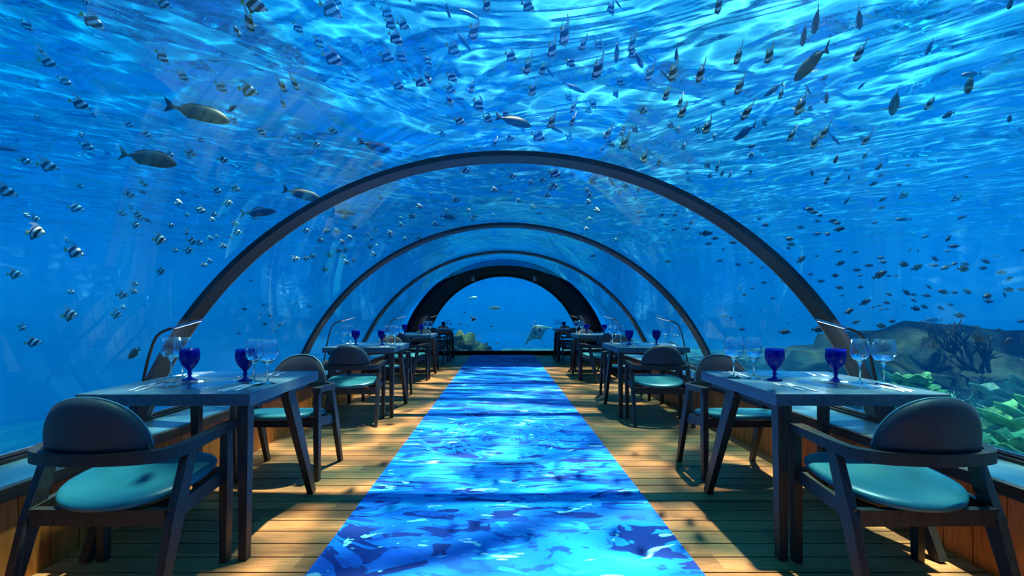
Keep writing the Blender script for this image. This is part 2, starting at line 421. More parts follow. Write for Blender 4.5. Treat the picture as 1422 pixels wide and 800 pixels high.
# dark steel ring at the far end, the clear bulkhead round it, the end window
ERAD, ECZ = 2.14, 0.055
ph = math.asin((0.0 - ECZ) / ERAD)
bm = bmesh.new(); arch_shell(bm, ERAD, ERAD + 0.10, ECZ, Y1, YE, ph0=ph)
structure('wall_end', bm, M['ring'], smooth=True, auto=40)
bm = bmesh.new()
a1 = arc(ERAD + 0.06, ECZ, math.asin((0.40 - ECZ) / (ERAD + 0.06)), 60, Y1); a2 = arc(RAD + 0.11, CZ, PH0, 60, Y1)
loft(bm, [[p, p + V(0, 0.06, 0), q + V(0, 0.06, 0), q] for p, q in zip(a1, a2)])
structure('window_7', bm, M['acrylic'])
bm = bmesh.new()
pts = arc(ERAD - 0.02, ECZ, ph, 60, YE - 0.12)
loft(bm, [pts, [p + V(0, 0.07, 0) for p in pts]])
structure('window_8', bm, M['acrylic'])
bm = bmesh.new(); box(bm, (CX, YE - 0.17, 0.055), (4.26, 0.16, 0.11)); structure('baseboard_end', bm, M['ring'], bevel=0.006)
bm = bmesh.new(); arch_shell(bm, ERAD - 0.05, ERAD - 0.002, ECZ, YE - 0.17, YE - 0.03, ph0=ph); structure('trim_13', bm, M['nosing'], smooth=True, auto=40)
# back of the room behind the camera
bm = bmesh.new(); box(bm, (CX, Y0 - 0.06, 1.0), (5.6, 0.12, 2.9)); structure('wall_back', bm, M['ring'])
# carpet runner
bm = bmesh.new(); box(bm, (0.014, (Y0 + YE - 0.3) / 2, 0.004), (1.703, YE - 0.3 - Y0, 0.008))
tag(finish('runner_carpet', bm, M['runner']), 'long blue runner carpet printed like rippling water down the aisle', 'carpet')

# ================================================================== THE SEA OUTSIDE
# rippled sea surface
bm = bmesh.new()
n = 170; L = 150.0
grid = []
for j in range(n + 1):
    row = []
    for i in range(n + 1):
        fx = (i / n * 2 - 1); fy = (j / n * 2 - 1)
        X = math.copysign(abs(fx) ** 2.0, fx) * L; Y = math.copysign(abs(fy) ** 2.0, fy) * L + 6
        h = 0.10 * math.sin(Y * 0.9 + 0.25 * abs(X)) + 0.05 * math.sin(X * 1.1 + Y * 0.6) if abs(fx) < 0.4 else 0
        row.append(bm.verts.new((X, Y, SEA + h)))
    grid.append(row)
for j in range(n):
    for i in range(n):
        bm.faces.new((grid[j][i], grid[j][i + 1], grid[j + 1][i + 1], grid[j + 1][i]))
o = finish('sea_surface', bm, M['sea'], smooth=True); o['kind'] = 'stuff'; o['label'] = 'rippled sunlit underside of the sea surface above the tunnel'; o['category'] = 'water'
# body of water around the tunnel (hollow where the room is)
bm = bmesh.new(); box(bm, (0, 70, SEA - 8.2), (320, 180, 16.0))
prof = [V(CX + 2.70, 0, -0.3)] + [p for p in arc(RAD + 0.125, CZ, PH0 - 0.02, 48, 0)] + [V(CX - 2.70, 0, -0.3)]
loft(bm, [[p + V(0, Y0 - 0.2, 0) for p in prof], [p + V(0, YE + 0.02, 0) for p in prof]][::1])
bm.normal_update()
o = finish('sea_water', bm, M['water'], recalc=False); o['kind'] = 'stuff'; o['label'] = 'clear blue sea water all round the tunnel'; o['category'] = 'water'
# ================================================================== CHAIRS
def superellipse(a, b, p, n, cx=0, cy=0):
    out = []
    for k in range(n):
        t = 2 * PI * k / n; c, s_ = math.cos(t), math.sin(t)
        out.append((cx + a * math.copysign(abs(c) ** (2 / p), c), cy + b * math.copysign(abs(s_) ** (2 / p), s_)))
    return out
def make_chair():
    root = empty('armchair')
    # seat cushion: egg-shaped pad, fuller at the front, falling a little to the back
    bm = bmesh.new(); rings = []
    for sc, dz in ((0.92, -0.019), (0.985, -0.014), (1.0, -0.004), (0.99, 0.007), (0.96, 0.015), (0.88, 0.021), (0.68, 0.025), (0.35, 0.027)):
        r = []
        for px, py in superellipse(0.262, 0.248, 2.5, 48, 0, 0):
            k = 1.0 - 0.10 * max(0, -py / 0.248) ** 2
            X, Y = px * sc * k, py * sc + 0.075
            r.append(V(X, Y, 0.420 + dz + (Y - 0.075) * 0.11 + 0.012 * (X / 0.26) ** 2 * (sc > 0.6)))
        rings.append(r)
    loft(bm, rings); finish('seat', bm, M['seat_leather'], root, smooth=True)
    # frame under the cushion
    bm = bmesh.new()
    bar(bm, [(-0.262, -0.125, 0.345), (0.262, -0.125, 0.345)], (0.030, 0.062))
    bar(bm, [(-0.262, 0.205, 0.392), (0.262, 0.205, 0.392)], (0.030, 0.060))
    for s_ in (-1, 1):
        bar(bm, [(s_ * 0.268, -0.13, 0.348), (s_ * 0.268, 0.21, 0.395)], (0.026, 0.060))
        bar(bm, [(s_ * 0.262, 0.03, 0.372), (s_ * 0.15, -0.125, 0.350)], (0.022, 0.040))
    finish('seat_frame', bm, M['dark_oak'], root, bevel=0.003)
    # legs
    for s_ in (-1, 1):
        bm = bmesh.new(); bar(bm, [(s_ * 0.278, 0.200, 0.0), (s_ * 0.280, 0.205, 0.30), (s_ * 0.282, 0.205, 0.592)], [(0.030, 0.038), (0.036, 0.048), (0.034, 0.040)], up=(0, 1, 0))
        finish('leg', bm, M['dark_oak'], root, bevel=0.004)
        bm = bmesh.new(); bar(bm, [(s_ * 0.280, -0.215, 0.0), (s_ * 0.280, -0.115, 0.33), (s_ * 0.280, -0.030, 0.58)], [(0.030, 0.034), (0.034, 0.060), (0.032, 0.046)], up=(0, 1, 0))
        finish('leg', bm, M['dark_oak'], root, bevel=0.004)
    # arm rail: flat arms turning into the bent back rail
    half = [(0.292, 0.245, 0.612), (0.290, 0.17, 0.611), (0.286, 0.06, 0.602), (0.281, -0.03, 0.592), (0.264, -0.10, 0.585), (0.222, -0.155, 0.585), (0.13, -0.190, 0.587), (0.0, -0.203, 0.587)]
    pts = smooth_path(half + [(-a, b, c) for a, b, c in half[-2::-1]], 5)
    sizes = []
    for p in pts:
        t = min(1, max(0, (p.y + 0.08) / 0.22)); t = t * t * (3 - 2 * t)
        sizes.append((0.034 + 0.020 * t, 0.046 - 0.012 * t))
    bm = bmesh.new(); bar(bm, pts, sizes); finish('arm_rail', bm, M['dark_oak'], root, bevel=0.005, smooth=True, auto=35)
    # upholstered half-oval back
    nu, nv = 28, 8
    def outline(t): return 0.205 * (max(0.0, 1 - abs(t) ** 2.3)) ** 0.5
    def P(t, v, off):
        hgt = outline(t) * v
        X = 0.203 * t
        Y = -0.206 + 0.050 * t * t - 0.10 * hgt + 0.02
        return V(X * (1 - off * 0.10), Y + off, 0.606 + hgt)
    bm = bmesh.new(); fr, bk = [], []
    for j in range(nv + 1):
        v = j / nv
        thick = 0.024 * (1 - max(0, (v - 0.55) / 0.45) ** 3 * 0.62)
        row_f, row_b = [], []
        for i in range(nu + 1):
            t = math.sin((i / nu - 0.5) * PI)
            e = thick * (1 - abs(t) ** 8 * 0.6)
            row_f.append(bm.verts.new(P(t, v, e + 0.006))); row_b.append(bm.verts.new(P(t, v, -e + 0.006)))
        fr.append(row_f); bk.append(row_b)
    for j in range(nv):
        for i in range(nu):
            f = bm.faces.new((fr[j][i], fr[j][i + 1], fr[j + 1][i + 1], fr[j + 1][i])); f.material_index = 1
            bm.faces.new((bk[j][i], bk[j + 1][i], bk[j + 1][i + 1], bk[j][i + 1]))
    for i in range(nu):
        bm.faces.new((fr[nv][i], fr[nv][i + 1], bk[nv][i + 1], bk[nv][i])); bm.faces.new((fr[0][i], bk[0][i], bk[0][i + 1], fr[0][i + 1]))
    for j in range(nv):
        bm.faces.new((fr[j][0], fr[j + 1][0], bk[j + 1][0], bk[j][0])); bm.faces.new((fr[j][nu], bk[j][nu], bk[j + 1][nu], fr[j + 1][nu]))
    bmesh.ops.remove_doubles(bm, verts=bm.verts[:], dist=0.0004)
    b = finish('backrest', bm, [M['back_leather'], M['back_leather']], root, smooth=True)
    bm = bmesh.new(); pp = [P(math.sin((i / 40 - 0.5) * PI), 1.0, 0.016) + V(0, 0, 0.001) for i in range(41)]
    bar(bm, pp, (0.007, 0.007), seg=8, up=(0, 1, 0)); finish('piping', bm, M['piping'], b, smooth=True)
    return root
# ================================================================== TABLES
def make_table(q=1):
    root = empty('dining_table')
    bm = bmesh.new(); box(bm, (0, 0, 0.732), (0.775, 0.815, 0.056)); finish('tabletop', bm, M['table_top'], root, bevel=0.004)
    # one upright and one slanting leg on each long side
    for s_ in (-1, 1):
        bm = bmesh.new(); bar(bm, [(s_ * 0.352, q * s_ * 0.385, 0.0), (s_ * 0.352, q * s_ * 0.375, 0.706)], [(0.036, 0.040), (0.050, 0.054)], up=(0, 1, 0)); finish('leg', bm, M['dark_oak'], root, bevel=0.006)
        bm = bmesh.new(); bar(bm, [(s_ * 0.352, -q * s_ * 0.39, 0.0), (s_ * 0.350, -q * s_ * 0.05, 0.706)], [(0.036, 0.050), (0.044, 0.085)], up=(0, 1, 0)); finish('leg', bm, M['dark_oak'], root, bevel=0.006)
        # short rail the two legs run into under the top
        bm = bmesh.new(); bar(bm, [(s_ * 0.335, -0.34, 0.690), (s_ * 0.335, 0.34, 0.690)], (0.030, 0.030)); finish('side_rail', bm, M['dark_oak'], root, bevel=0.003)
    return root
# ================================================================== TABLEWARE
def make_goblet():
    bm = bmesh.new()
    lathe(bm, [(0.0, 0.0), (0.037, 0.0), (0.038, 0.004), (0.016, 0.012), (0.0085, 0.022), (0.0085, 0.030), (0.013, 0.036), (0.008, 0.045), (0.011, 0.056), (0.022, 0.068), (0.037, 0.088), (0.046, 0.112), (0.049, 0.135), (0.047, 0.160), (0.045, 0.172), (0.042, 0.172), (0.045, 0.150), (0.046, 0.130), (0.040, 0.102), (0.024, 0.076), (0.0, 0.066)], 20)
    return finish('water_goblet', bm, M['cobalt'], smooth=True)
def make_wine(big):
    bm = bmesh.new(); k = 1.0 if big else 0.80
    lathe(bm, [(0.0, 0.0), (0.036, 0.0), (0.037, 0.0015), (0.012, 0.006), (0.0045, 0.014), (0.004, 0.085), (0.0055, 0.098), (0.016 * k, 0.106), (0.036 * k, 0.122), (0.050 * k, 0.146), (0.0535 * k, 0.166), (0.050 * k, 0.195), (0.042 * k, 0.228), (0.0405 * k, 0.2285), (0.0485 * k, 0.195), (0.052 * k, 0.166), (0.0485 * k, 0.147), (0.034 * k, 0.124), (0.014 * k, 0.110), (0.0, 0.108)], 24)
    for f in bm.faces: f.material_index = 1 if f.calc_center_median().z > 0.135 else 0
    return finish('wine_glass', bm, [M['wine_glass'], M['thin_glass']], smooth=True)
def make_plate():
    bm = bmesh.new()
    lathe(bm, [(0.0, 0.0), (0.10, 0.0), (0.112, 0.003), (0.165, 0.010), (0.170, 0.012), (0.170, 0.015), (0.164, 0.014), (0.110, 0.007), (0.10, 0.005), (0.0, 0.005)], 48)
    return finish('charger_plate', bm, M['plate_glass'], smooth=True)
def make_knife():
    bm = bmesh.new()
    rings = []
    for yy, wd, th in ((-0.115, 0.008, 0.003), (-0.10, 0.012, 0.005), (-0.02, 0.010, 0.005), (-0.005, 0.009, 0.003), (0.01, 0.017, 0.0018), (0.07, 0.018, 0.0016), (0.10, 0.013, 0.0014), (0.112, 0.004, 0.001)):
        rings.append([V(-wd / 2, yy, 0.0005), V(wd / 2, yy, 0.0005), V(wd / 2, yy, th + 0.0005), V(-wd / 2, yy, th + 0.0005)])
    loft(bm, rings); return finish('table_knife', bm, M['steel'], smooth=True, auto=40)
def make_fork():
    root = empty('table_fork'); bm = bmesh.new()
    pth = [(0, -0.10, 0.002), (0, -0.06, 0.003), (0, 0.0, 0.008), (0, 0.035, 0.005), (0, 0.055, 0.002)]
    bar(bm, pth, [(0.011, 0.003), (0.009, 0.003), (0.006, 0.003), (0.016, 0.002), (0.024, 0.0016)])
    for k in range(4):
        xx = -0.0102 + 0.0068 * k
        bar(bm, [(xx, 0.054, 0.002), (xx, 0.078, 0.003), (xx * 0.95, 0.10, 0.008)], [(0.0042, 0.0018), (0.0036, 0.0018), (0.0024, 0.0014)])
    bpy.data.objects.remove(root); return finish('table_fork', bm, M['steel'], smooth=True, auto=40)
def make_spoon():
    bm = bmesh.new()
    bar(bm, [(0, -0.10, 0.002), (0, -0.05, 0.003), (0, 0.03, 0.009), (0, 0.048, 0.007)], [(0.011, 0.003), (0.008, 0.003), (0.006, 0.003), (0.012, 0.0025)])
    # shallow oval bowl
    nr, ns = 4, 20
    for side, dz in ((0, 0.0), (1, -0.0014)):
        c = bm.verts.new((0, 0.078, 0.0018 + dz)); prev = None
        for r in range(1, nr + 1):
            ring = []
            for k in range(ns):
                a = 2 * PI * k / ns; q = r / nr
                ring.append(bm.verts.new((0.021 * q * math.cos(a), 0.078 + 0.033 * q * math.sin(a), 0.0018 + 0.008 * q * q + dz)))
            for k in range(ns):
                j = (k + 1) % ns
                if prev is None: bm.faces.new((c, ring[k], ring[j]))
                else: bm.faces.new((prev[k], ring[k], ring[j], prev[j]))
            prev = ring
    return finish('table_spoon', bm, M['steel'], smooth=True)
# reading lamp rising from the ledge: bent tube with a light bar at its tip; built for the right-hand side
def make_lamp():
    root = empty('ledge_lamp')
    bm = bmesh.new(); lathe(bm, [(0, 0), (0.035, 0), (0.035, 0.010), (0.012, 0.014), (0, 0.014)], 24); finish('base', bm, M['black'], root, smooth=True, auto=40)
    bm = bmesh.new()
    pts = smooth_path([(0, 0, 0.012), (-0.035, 0, 0.20), (-0.075, 0, 0.40), (-0.115, 0, 0.53), (-0.150, 0, 0.585), (-0.205, 0, 0.612), (-0.235, 0, 0.620)], 6)
    bar(bm, pts, (0.017, 0.017), seg=10, up=(0, 1, 0)); finish('stem', bm, M['black'], root, smooth=True)
    bm = bmesh.new(); bar(bm, [(-0.230, 0, 0.619), (-0.405, 0, 0.668)], (0.016, 0.012)); h = finish('lamp_head', bm, M['alu'], root, bevel=0.002)
    bm = bmesh.new(); bar(bm, [(-0.245, 0, 0.6165), (-0.398, 0, 0.6595)], (0.009, 0.002)); finish('light_strip', bm, M['led'], h)
    ld = bpy.data.lights.new('lamp_light', 'AREA'); ld.shape = 'RECTANGLE'; ld.size = 0.15; ld.size_y = 0.01; ld.energy = 5.0; ld.color = (0.62, 0.88, 1.0)
    lo = bpy.data.objects.new('lamp_light', ld); COL.objects.link(lo); lo.parent = root; lo.location = (-0.325, 0, 0.632); lo.rotation_euler = (0, R(-15.6), 0)
    return root

SIDE = {-1: 'left', 1: 'right'}
ROW = ['nearest', 'second', 'third', 'farthest']
NEAR_Y = [2.05, 4.88, 7.78, 10.62]
XC = {1: [1.635, 1.635, 1.685, 1.66], -1: [-1.535, -1.545, -1.60, -1.57]}
ROT = {1: [-1.2, -0.6, 0, 0], -1: [1.2, 0.6, 0, 0]}
protos = {}
def inst(key, maker):
    if key not in protos: protos[key] = maker(); return protos[key]
    return copy_tree(protos[key])
def place(o, x, y, z, rz=0): o.location = (x, y, z); o.rotation_euler = (0, 0, rz); return o
rng = random.Random(4)
TT = 0.7602
for sgn in (-1, 1):
    for r in range(4):
        side, row = SIDE[sgn], ROW[r]
        cx, cy = XC[sgn][r], NEAR_Y[r] + 0.405
        rz = R(ROT[sgn][r])
        where = f'{row} {side} table'
        t = place(inst('table%d' % sgn, lambda: make_table(sgn)), cx, cy, 0, rz + (0 if sgn > 0 else 0))
        tag(t, f'square dark table laid for two, {row} of the four on the {side}', 'table', 'dining tables along both glass walls')
        # chairs
        dn = [(0.0, 0.0), (0.0, 0), (0, 0), (0.0, 0)][r]
        rot_near = {(-1, 0): -2, (1, 0): 2, (-1, 1): 4, (1, 1): -4, (-1, 2): -28, (1, 2): 28, (-1, 3): -6, (1, 3): 6}[(sgn, r)]
        c1 = place(inst('chair', make_chair), cx - (0.02 if sgn > 0 else -0.0), cy - 0.405 - 0.185, 0, rz + R(rot_near))
        tag(c1, f'dark armchair with teal seat, back towards us, at the {where}', 'chair', 'armchairs at the tables')
        c2 = place(inst('chair', make_chair), cx + (0.0 if sgn > 0 else 0.02), cy + 0.405 + 0.40, 0, rz + PI + R({0: 2, 1: -3, 2: 3, 3: 0}[r] * sgn))
        tag(c2, f'dark armchair with teal seat, facing us, behind the {where}', 'chair', 'armchairs at the tables')
        # table ware for the two places
        Rm = Matrix.Rotation(rz, 3, 'Z')
        for e, end in ((1, 'near'), (-1, 'far')):
            def at(dx, dy): 
                p = Rm @ V(dx * e, dy * e, 0); return cx + p.x, cy + p.y
            er = rz + (0 if e > 0 else PI)
            def put(key, maker, dx, dy, rr, label, cat, group, dz=0.0):
                px, py = at(dx, dy)
                o = place(inst(key, maker), px, py, TT + dz, er + R(rr)); tag(o, f'{label} {end} place of the {where}', cat, group)
            put('plate', make_plate, 0.03, -0.20, 0, 'round clear glass charger plate at the', 'plate', 'glass charger plates')
            put('goblet', make_goblet, 0.155, -0.012, 0, 'cobalt blue glass goblet behind the', 'goblet', 'cobalt blue goblets')
            put('wine0', lambda: make_wine(False), 0.235, -0.075, 0, 'slimmer clear stemmed wine glass right of the', 'wine glass', 'stemmed wine glasses')
            put('wine1', lambda: make_wine(True), 0.325, -0.115, 0, 'wide-bowled wine glass near the corner, at the', 'wine glass', 'stemmed wine glasses')
            put('fork', make_fork, -0.175, -0.25, 4, 'steel fork next to the plate, at the', 'fork', 'steel forks')
            put('fork', make_fork, -0.225, -0.23, 8, 'outer of two steel forks at the', 'fork', 'steel forks')
            put('knife', make_knife, 0.225, -0.245, -3, 'steel knife next to the plate, at the', 'knife', 'steel knives')
            put('knife', make_knife, 0.255, -0.255, -5, 'outer of two steel knives at the', 'knife', 'steel knives')
            put('spoon', make_spoon, 0.290, -0.235, -4, 'steel spoon beside the knives, at the', 'spoon', 'steel spoons')
        # lamp on the ledge
        lx, ly = (CX + sgn * (2.235 if r < 3 else 2.06)), cy + 0.255
        l = inst('lamp', make_lamp); place(l, lx, ly, 0.4165, 0 if sgn > 0 else PI)
        tag(l, f'slim black bent lamp with a glowing tip on the ledge by the {where}', 'lamp', 'lamps on the window ledges')
# small white spotlights under the dark end ring
for sgn in (-1, 1):
    key = 'spot'
    def mk():
        root = empty('spotlight')
        bm = bmesh.new(); lathe(bm, [(0, 0.0), (0.012, 0.0), (0.012, -0.05), (0.0, -0.05)], 12); finish('bracket', bm, M['alu'], root, smooth=True, auto=40)
        bm = bmesh.new(); lathe(bm, [(0, -0.045), (0.036, -0.045), (0.04, -0.05), (0.05, -0.14), (0.045, -0.142), (0.03, -0.11), (0, -0.10)], 20); finish('lamp_head', bm, M['white_metal'], root, smooth=True, auto=50)
        return root
    s_ = inst(key, mk); dx = sgn * 0.74
    s_.location = (CX + dx, 11.1, ECZ + math.sqrt((ERAD - 0.0) ** 2 - dx * dx) + 0.004); s_.rotation_euler = (0, R(-18 * sgn) * 0.6, 0)
    tag(s_, f'small white spotlight under the dark end ring, the {SIDE[sgn]} one of two', 'spotlight', 'spotlights under the end ring')
# ================================================================== SEABED AND REEF
def m_reef(name, a, b, c, scale=6, rough=0.9):
    m, nt = new_mat(name)
    tcn = nt.add('ShaderNodeTexCoord').outputs['Object']
    n1 = nt.noise(tcn, scale, 5, 0.65, 0.5); n2 = nt.noise(tcn, scale * 5, 3, 0.6)
    col = nt.mix(0.35, nt.ramp(n1, [(0.3, a), (0.5, b), (0.72, c)]), nt.ramp(n2, [(0.35, a), (0.7, c)]))
    p = nt.add('ShaderNodeBsdfPrincipled', ins={'Base Color': col, 'Roughness': rough, 'Specular IOR Level': 0.2})
    bp = nt.add('ShaderNodeBump', ins={'Height': n2, 'Strength': 0.6, 'Distance': 0.03}); nt.l.new(bp.outputs[0], p.inputs['Normal'])
    nt.l.new(p.outputs[0], nt.out.inputs[0]); return m
M['sand'] = m_reef('reef_sand', (0.02, 0.045, 0.045), (0.06, 0.10, 0.095), (0.14, 0.20, 0.17), 0.8)
M['rock'] = m_reef('reef_rock', (0.003, 0.012, 0.016), (0.008, 0.026, 0.030), (0.018, 0.055, 0.045), 3)
M['green_coral'] = m_reef('green_coral', (0.02, 0.12, 0.06), (0.08, 0.36, 0.18), (0.30, 0.66, 0.30), 6)
M['pale_coral'] = m_reef('pale_coral', (0.10, 0.25, 0.22), (0.25, 0.50, 0.42), (0.5, 0.8, 0.62), 9)
M['brown_coral'] = m_reef('brown_coral', (0.012, 0.024, 0.014), (0.04, 0.065, 0.035), (0.10, 0.15, 0.07), 8)
def seabed_z(x, y):
    if x < 0:
        t = min(1, max(0, (-x - 2.6) / 2.4)); z = -1.0 - 6.5 * t * t * (3 - 2 * t)
    else:
        t = min(1, max(0, (x - 2.9) / 5.0)); z = -0.75 + 0.75 * t * t * (3 - 2 * t) - 0.10 * max(0, x - 9)
    if y > YE + 1:
        z -= 0.10 * (y - YE - 1)
    if y > 19:
        t = min(1, (y - 19) / 9); z += (1.2 * t * t * (3 - 2 * t)) * math.exp(-(x / 15) ** 2)
    if y < 14.5 and abs(x - CX) < 2.9: z = min(z, -0.75)
    z += 0.25 * noise.noise(V(x * 0.5, y * 0.5, 0)) * min(1, max(0, (abs(x) - 2.8)))
    return z
bm = bmesh.new(); nx, ny = 110, 110; g = []
for j in range(ny + 1):
    row = []
    for i in range(nx + 1):
        fx = i / nx * 2 - 1; X = math.copysign(abs(fx) ** 1.8, fx) * 55; Y = -6 + (j / ny) ** 1.5 * 70
        row.append(bm.verts.new((X, Y, seabed_z(X, Y))))
    g.append(row)
for j in range(ny):
    for i in range(nx): bm.faces.new((g[j][i], g[j][i + 1], g[j + 1][i + 1], g[j + 1][i]))
o = finish('seabed', bm, M['sand'], smooth=True); tag(o, 'sandy seabed sloping away round the tunnel', 'seabed', kind='stuff')
def place_coral(name, bm, mat, x, y, z, label, cat, group, smooth=True):
    o = finish(name, bm, mat, smooth=smooth); o.location = (x, y, z); tag(o, label, cat, group); return o
def blob(seed, sx, sy, sz, rough=0.35, freq=1.6, sub=4):
    bm = bmesh.new(); bmesh.ops.create_icosphere(bm, subdivisions=sub, radius=1)
    for v in bm.verts:
        n_ = v.co.normalized()
        d = noise.fractal(n_ * freq + V(seed * 3.1, seed, 0), 0.9, 2.1, 5) * rough
        cell = noise.noise(n_ * freq * 4 + V(seed, 0, 5)) * rough * 0.35
        v.co = n_ * (1 + d + cell)
        v.co = V(v.co.x * sx, v.co.y * sy, max(v.co.z, -0.35) * sz)
    return bm
def cabbage(seed, r, layers=6):
    """stacked wavy shelves; each shelf a thick rippled half-disc fanning upward."""
    rg = random.Random(seed); bm = bmesh.new()
    for k in range(layers):
        rr = r * (1 - 0.11 * k) * rg.uniform(0.75, 1.05); cz = 0.10 * r * 2 * k * 0.55; a0 = rg.uniform(0, 6.28); span = rg.uniform(3.4, 5.4)
        ox, oy = rg.uniform(-0.2, 0.2) * r, rg.uniform(-0.2, 0.2) * r; ph_ = rg.uniform(0, 9)
        nr, na = 6, 44; top, bot = [], []
        for i in range(nr + 1):
            q = i / nr; rt, rb = [], []
            for j in range(na + 1):
                a = a0 + span * j / na
                wob = 1 + 0.12 * math.sin(a * 5 + ph_) + 0.07 * math.sin(a * 11 + ph_ * 2)
                rad = (0.04 + 0.96 * q) * rr * wob
                zz = cz + 0.22 * r * q * q + 0.05 * r * q * math.sin(a * 7 + ph_)
                rt.append(bm.verts.new((ox + rad * math.cos(a), oy + rad * math.sin(a), zz + 0.012)))
                rb.append(bm.verts.new((ox + rad * math.cos(a), oy + rad * math.sin(a), zz - 0.03 * (1.2 - q))))
            top.append(rt); bot.append(rb)
        for i in range(nr):
            for j in range(na):
                bm.faces.new((top[i][j], top[i][j + 1], top[i + 1][j + 1], top[i + 1][j])); bm.faces.new((bot[i][j], bot[i + 1][j], bot[i + 1][j + 1], bot[i][j + 1]))
        for j in range(na):
            bm.faces.new((top[nr][j], top[nr][j + 1], bot[nr][j + 1], bot[nr][j])); bm.faces.new((top[0][j], bot[0][j], bot[0][j + 1], top[0][j + 1]))
        for i in range(nr):
            bm.faces.new((top[i][0], top[i + 1][0], bot[i + 1][0], bot[i][0])); bm.faces.new((top[i][na], bot[i][na], bot[i + 1][na], top[i + 1][na]))
    bar(bm, [(0, 0, -0.3 * r), (0, 0, 0.5 * r)], (0.35 * r, 0.35 * r), seg=10, up=(0, 1, 0))
    return bm
def staghorn(seed, r, n=26):
    rg = random.Random(seed); bm = bmesh.new()
    def branch(p, d, l, rad, depth):
        q = p + d * l
        bar(bm, [p, (p + q) / 2 + V(rg.uniform(-1, 1), rg.uniform(-1, 1), 0) * l * 0.08, q], [(rad, rad), (rad * 0.9, rad * 0.9), (rad * 0.6, rad * 0.6)], seg=6)
        if depth > 0:
            for _ in range(3):
                nd = (d + V(rg.uniform(-1, 1), rg.uniform(-1, 1), rg.uniform(-0.2, 0.8)) * 0.75).normalized()
                branch(p.lerp(q, rg.uniform(0.45, 1.0)), nd, l * rg.uniform(0.5, 0.75), rad * 0.65, depth - 1)
    for _ in range(n // 3):
        d = V(rg.uniform(-1, 1), rg.uniform(-1, 1), rg.uniform(0.5, 1.2)).normalized()
        branch(V(rg.uniform(-.25, .25) * r, rg.uniform(-.25, .25) * r, -0.05), d, r * 0.55, 0.075 * r, 2)
    return bm
# right-hand reef
for i, (x, y, s, lab) in enumerate([
    (6.4, 6.9, (1.7, 1.3, 0.85), 'large dark reef mound beyond the nearest right table'),
    (9.0, 8.6, (2.0, 1.6, 0.75), 'broad dark reef mound behind the larger mound on the right'),
    (8.8, 6.0, (1.5, 1.2, 0.40), 'low dark reef outcrop at the far right edge of the view'),
    (5.3, 9.6, (1.1, 1.4, 0.6), 'dark reef rock outside the right glass past the first arch'),
    (4.6, 13.0, (1.2, 1.6, 0.6), 'dark reef rock outside the right glass near the far tables')]):
    place_coral('reef_rock', blob(i + 1, *s, rough=0.5, freq=1.5), M['rock'], x, y, seabed_z(x, y) + 0.05, lab, 'rock', 'reef rocks on the right')
for i, (x, y, z, r, mt, lab) in enumerate([
    (3.75, 3.25, -0.10, 0.50, 'green_coral', 'bright green shelving coral just outside the right glass, closest to us'),
    (4.55, 3.75, -0.02, 0.60, 'green_coral', 'green shelving coral behind the closest one, by the right armchair'),
    (4.05, 4.45, -0.10, 0.50, 'green_coral', 'green shelving coral seen under the nearest right table corner'),
    (5.40, 4.6, 0.05, 0.60, 'pale_coral', 'pale shelving coral at the lower right edge of the view'),
    (5.0, 5.6, 0.05, 0.50, 'green_coral', 'green shelving coral at the foot of the large right mound'),
    (3.7, 6.4, -0.15, 0.45, 'brown_coral', 'brown shelving coral seen past the second right table'),
    (3.6, 8.6, -0.10, 0.50, 'brown_coral', 'brown shelving coral outside the glass by the third right table')]):
    place_coral('shelf_coral', cabbage(i + 3, r), M[mt], x, y, z - 0.05, lab, 'coral', 'shelving corals outside the right glass')
for i, (x, y, z, r, mt, lab) in enumerate([
    (5.9, 5.7, 0.55, 0.65, 'rock', 'dark branching coral standing up at the right against the blue'),
    (4.9, 4.9, 0.10, 0.40, 'pale_coral', 'pale branching coral among green shelves on the right'),
    (3.6, 5.3, 0.0, 0.30, 'green_coral', 'small green branching coral near the glass by the right ledge')]):
    place_coral('branching_coral', staghorn(i + 11, r), M[mt], x, y, z - 0.1, lab, 'coral', 'branching corals on the right', smooth=True)
# a few clumps along the left glass
for i, (x, y, z, r, mt, kind, lab) in enumerate([
    (-3.15, 4.25, -0.18, 0.26, 'green_coral', 's', 'small green branching coral seen under the nearest left table'),
    (-3.25, 6.3, -0.02, 0.34, 'green_coral', 's', 'green branching coral outside the left glass, behind the first wine glasses'),
    (-3.20, 7.2, 0.0, 0.34, 'brown_coral', 's', 'brownish branching coral outside the left glass before the second table')]):
    place_coral('branching_coral', staghorn(i + 21, r), M[mt], x, y, z, lab, 'coral', 'corals outside the left glass')
    place_coral('reef_rock', blob(i + 40, 0.5, 0.8, 1.6, rough=0.3), M['rock'], x - 0.1, y, z - 1.55, ['low rock under the closest left coral', 'low rock under the middle left coral', 'low rock under the third left coral'][i], 'rock', 'rocks outside the left glass')
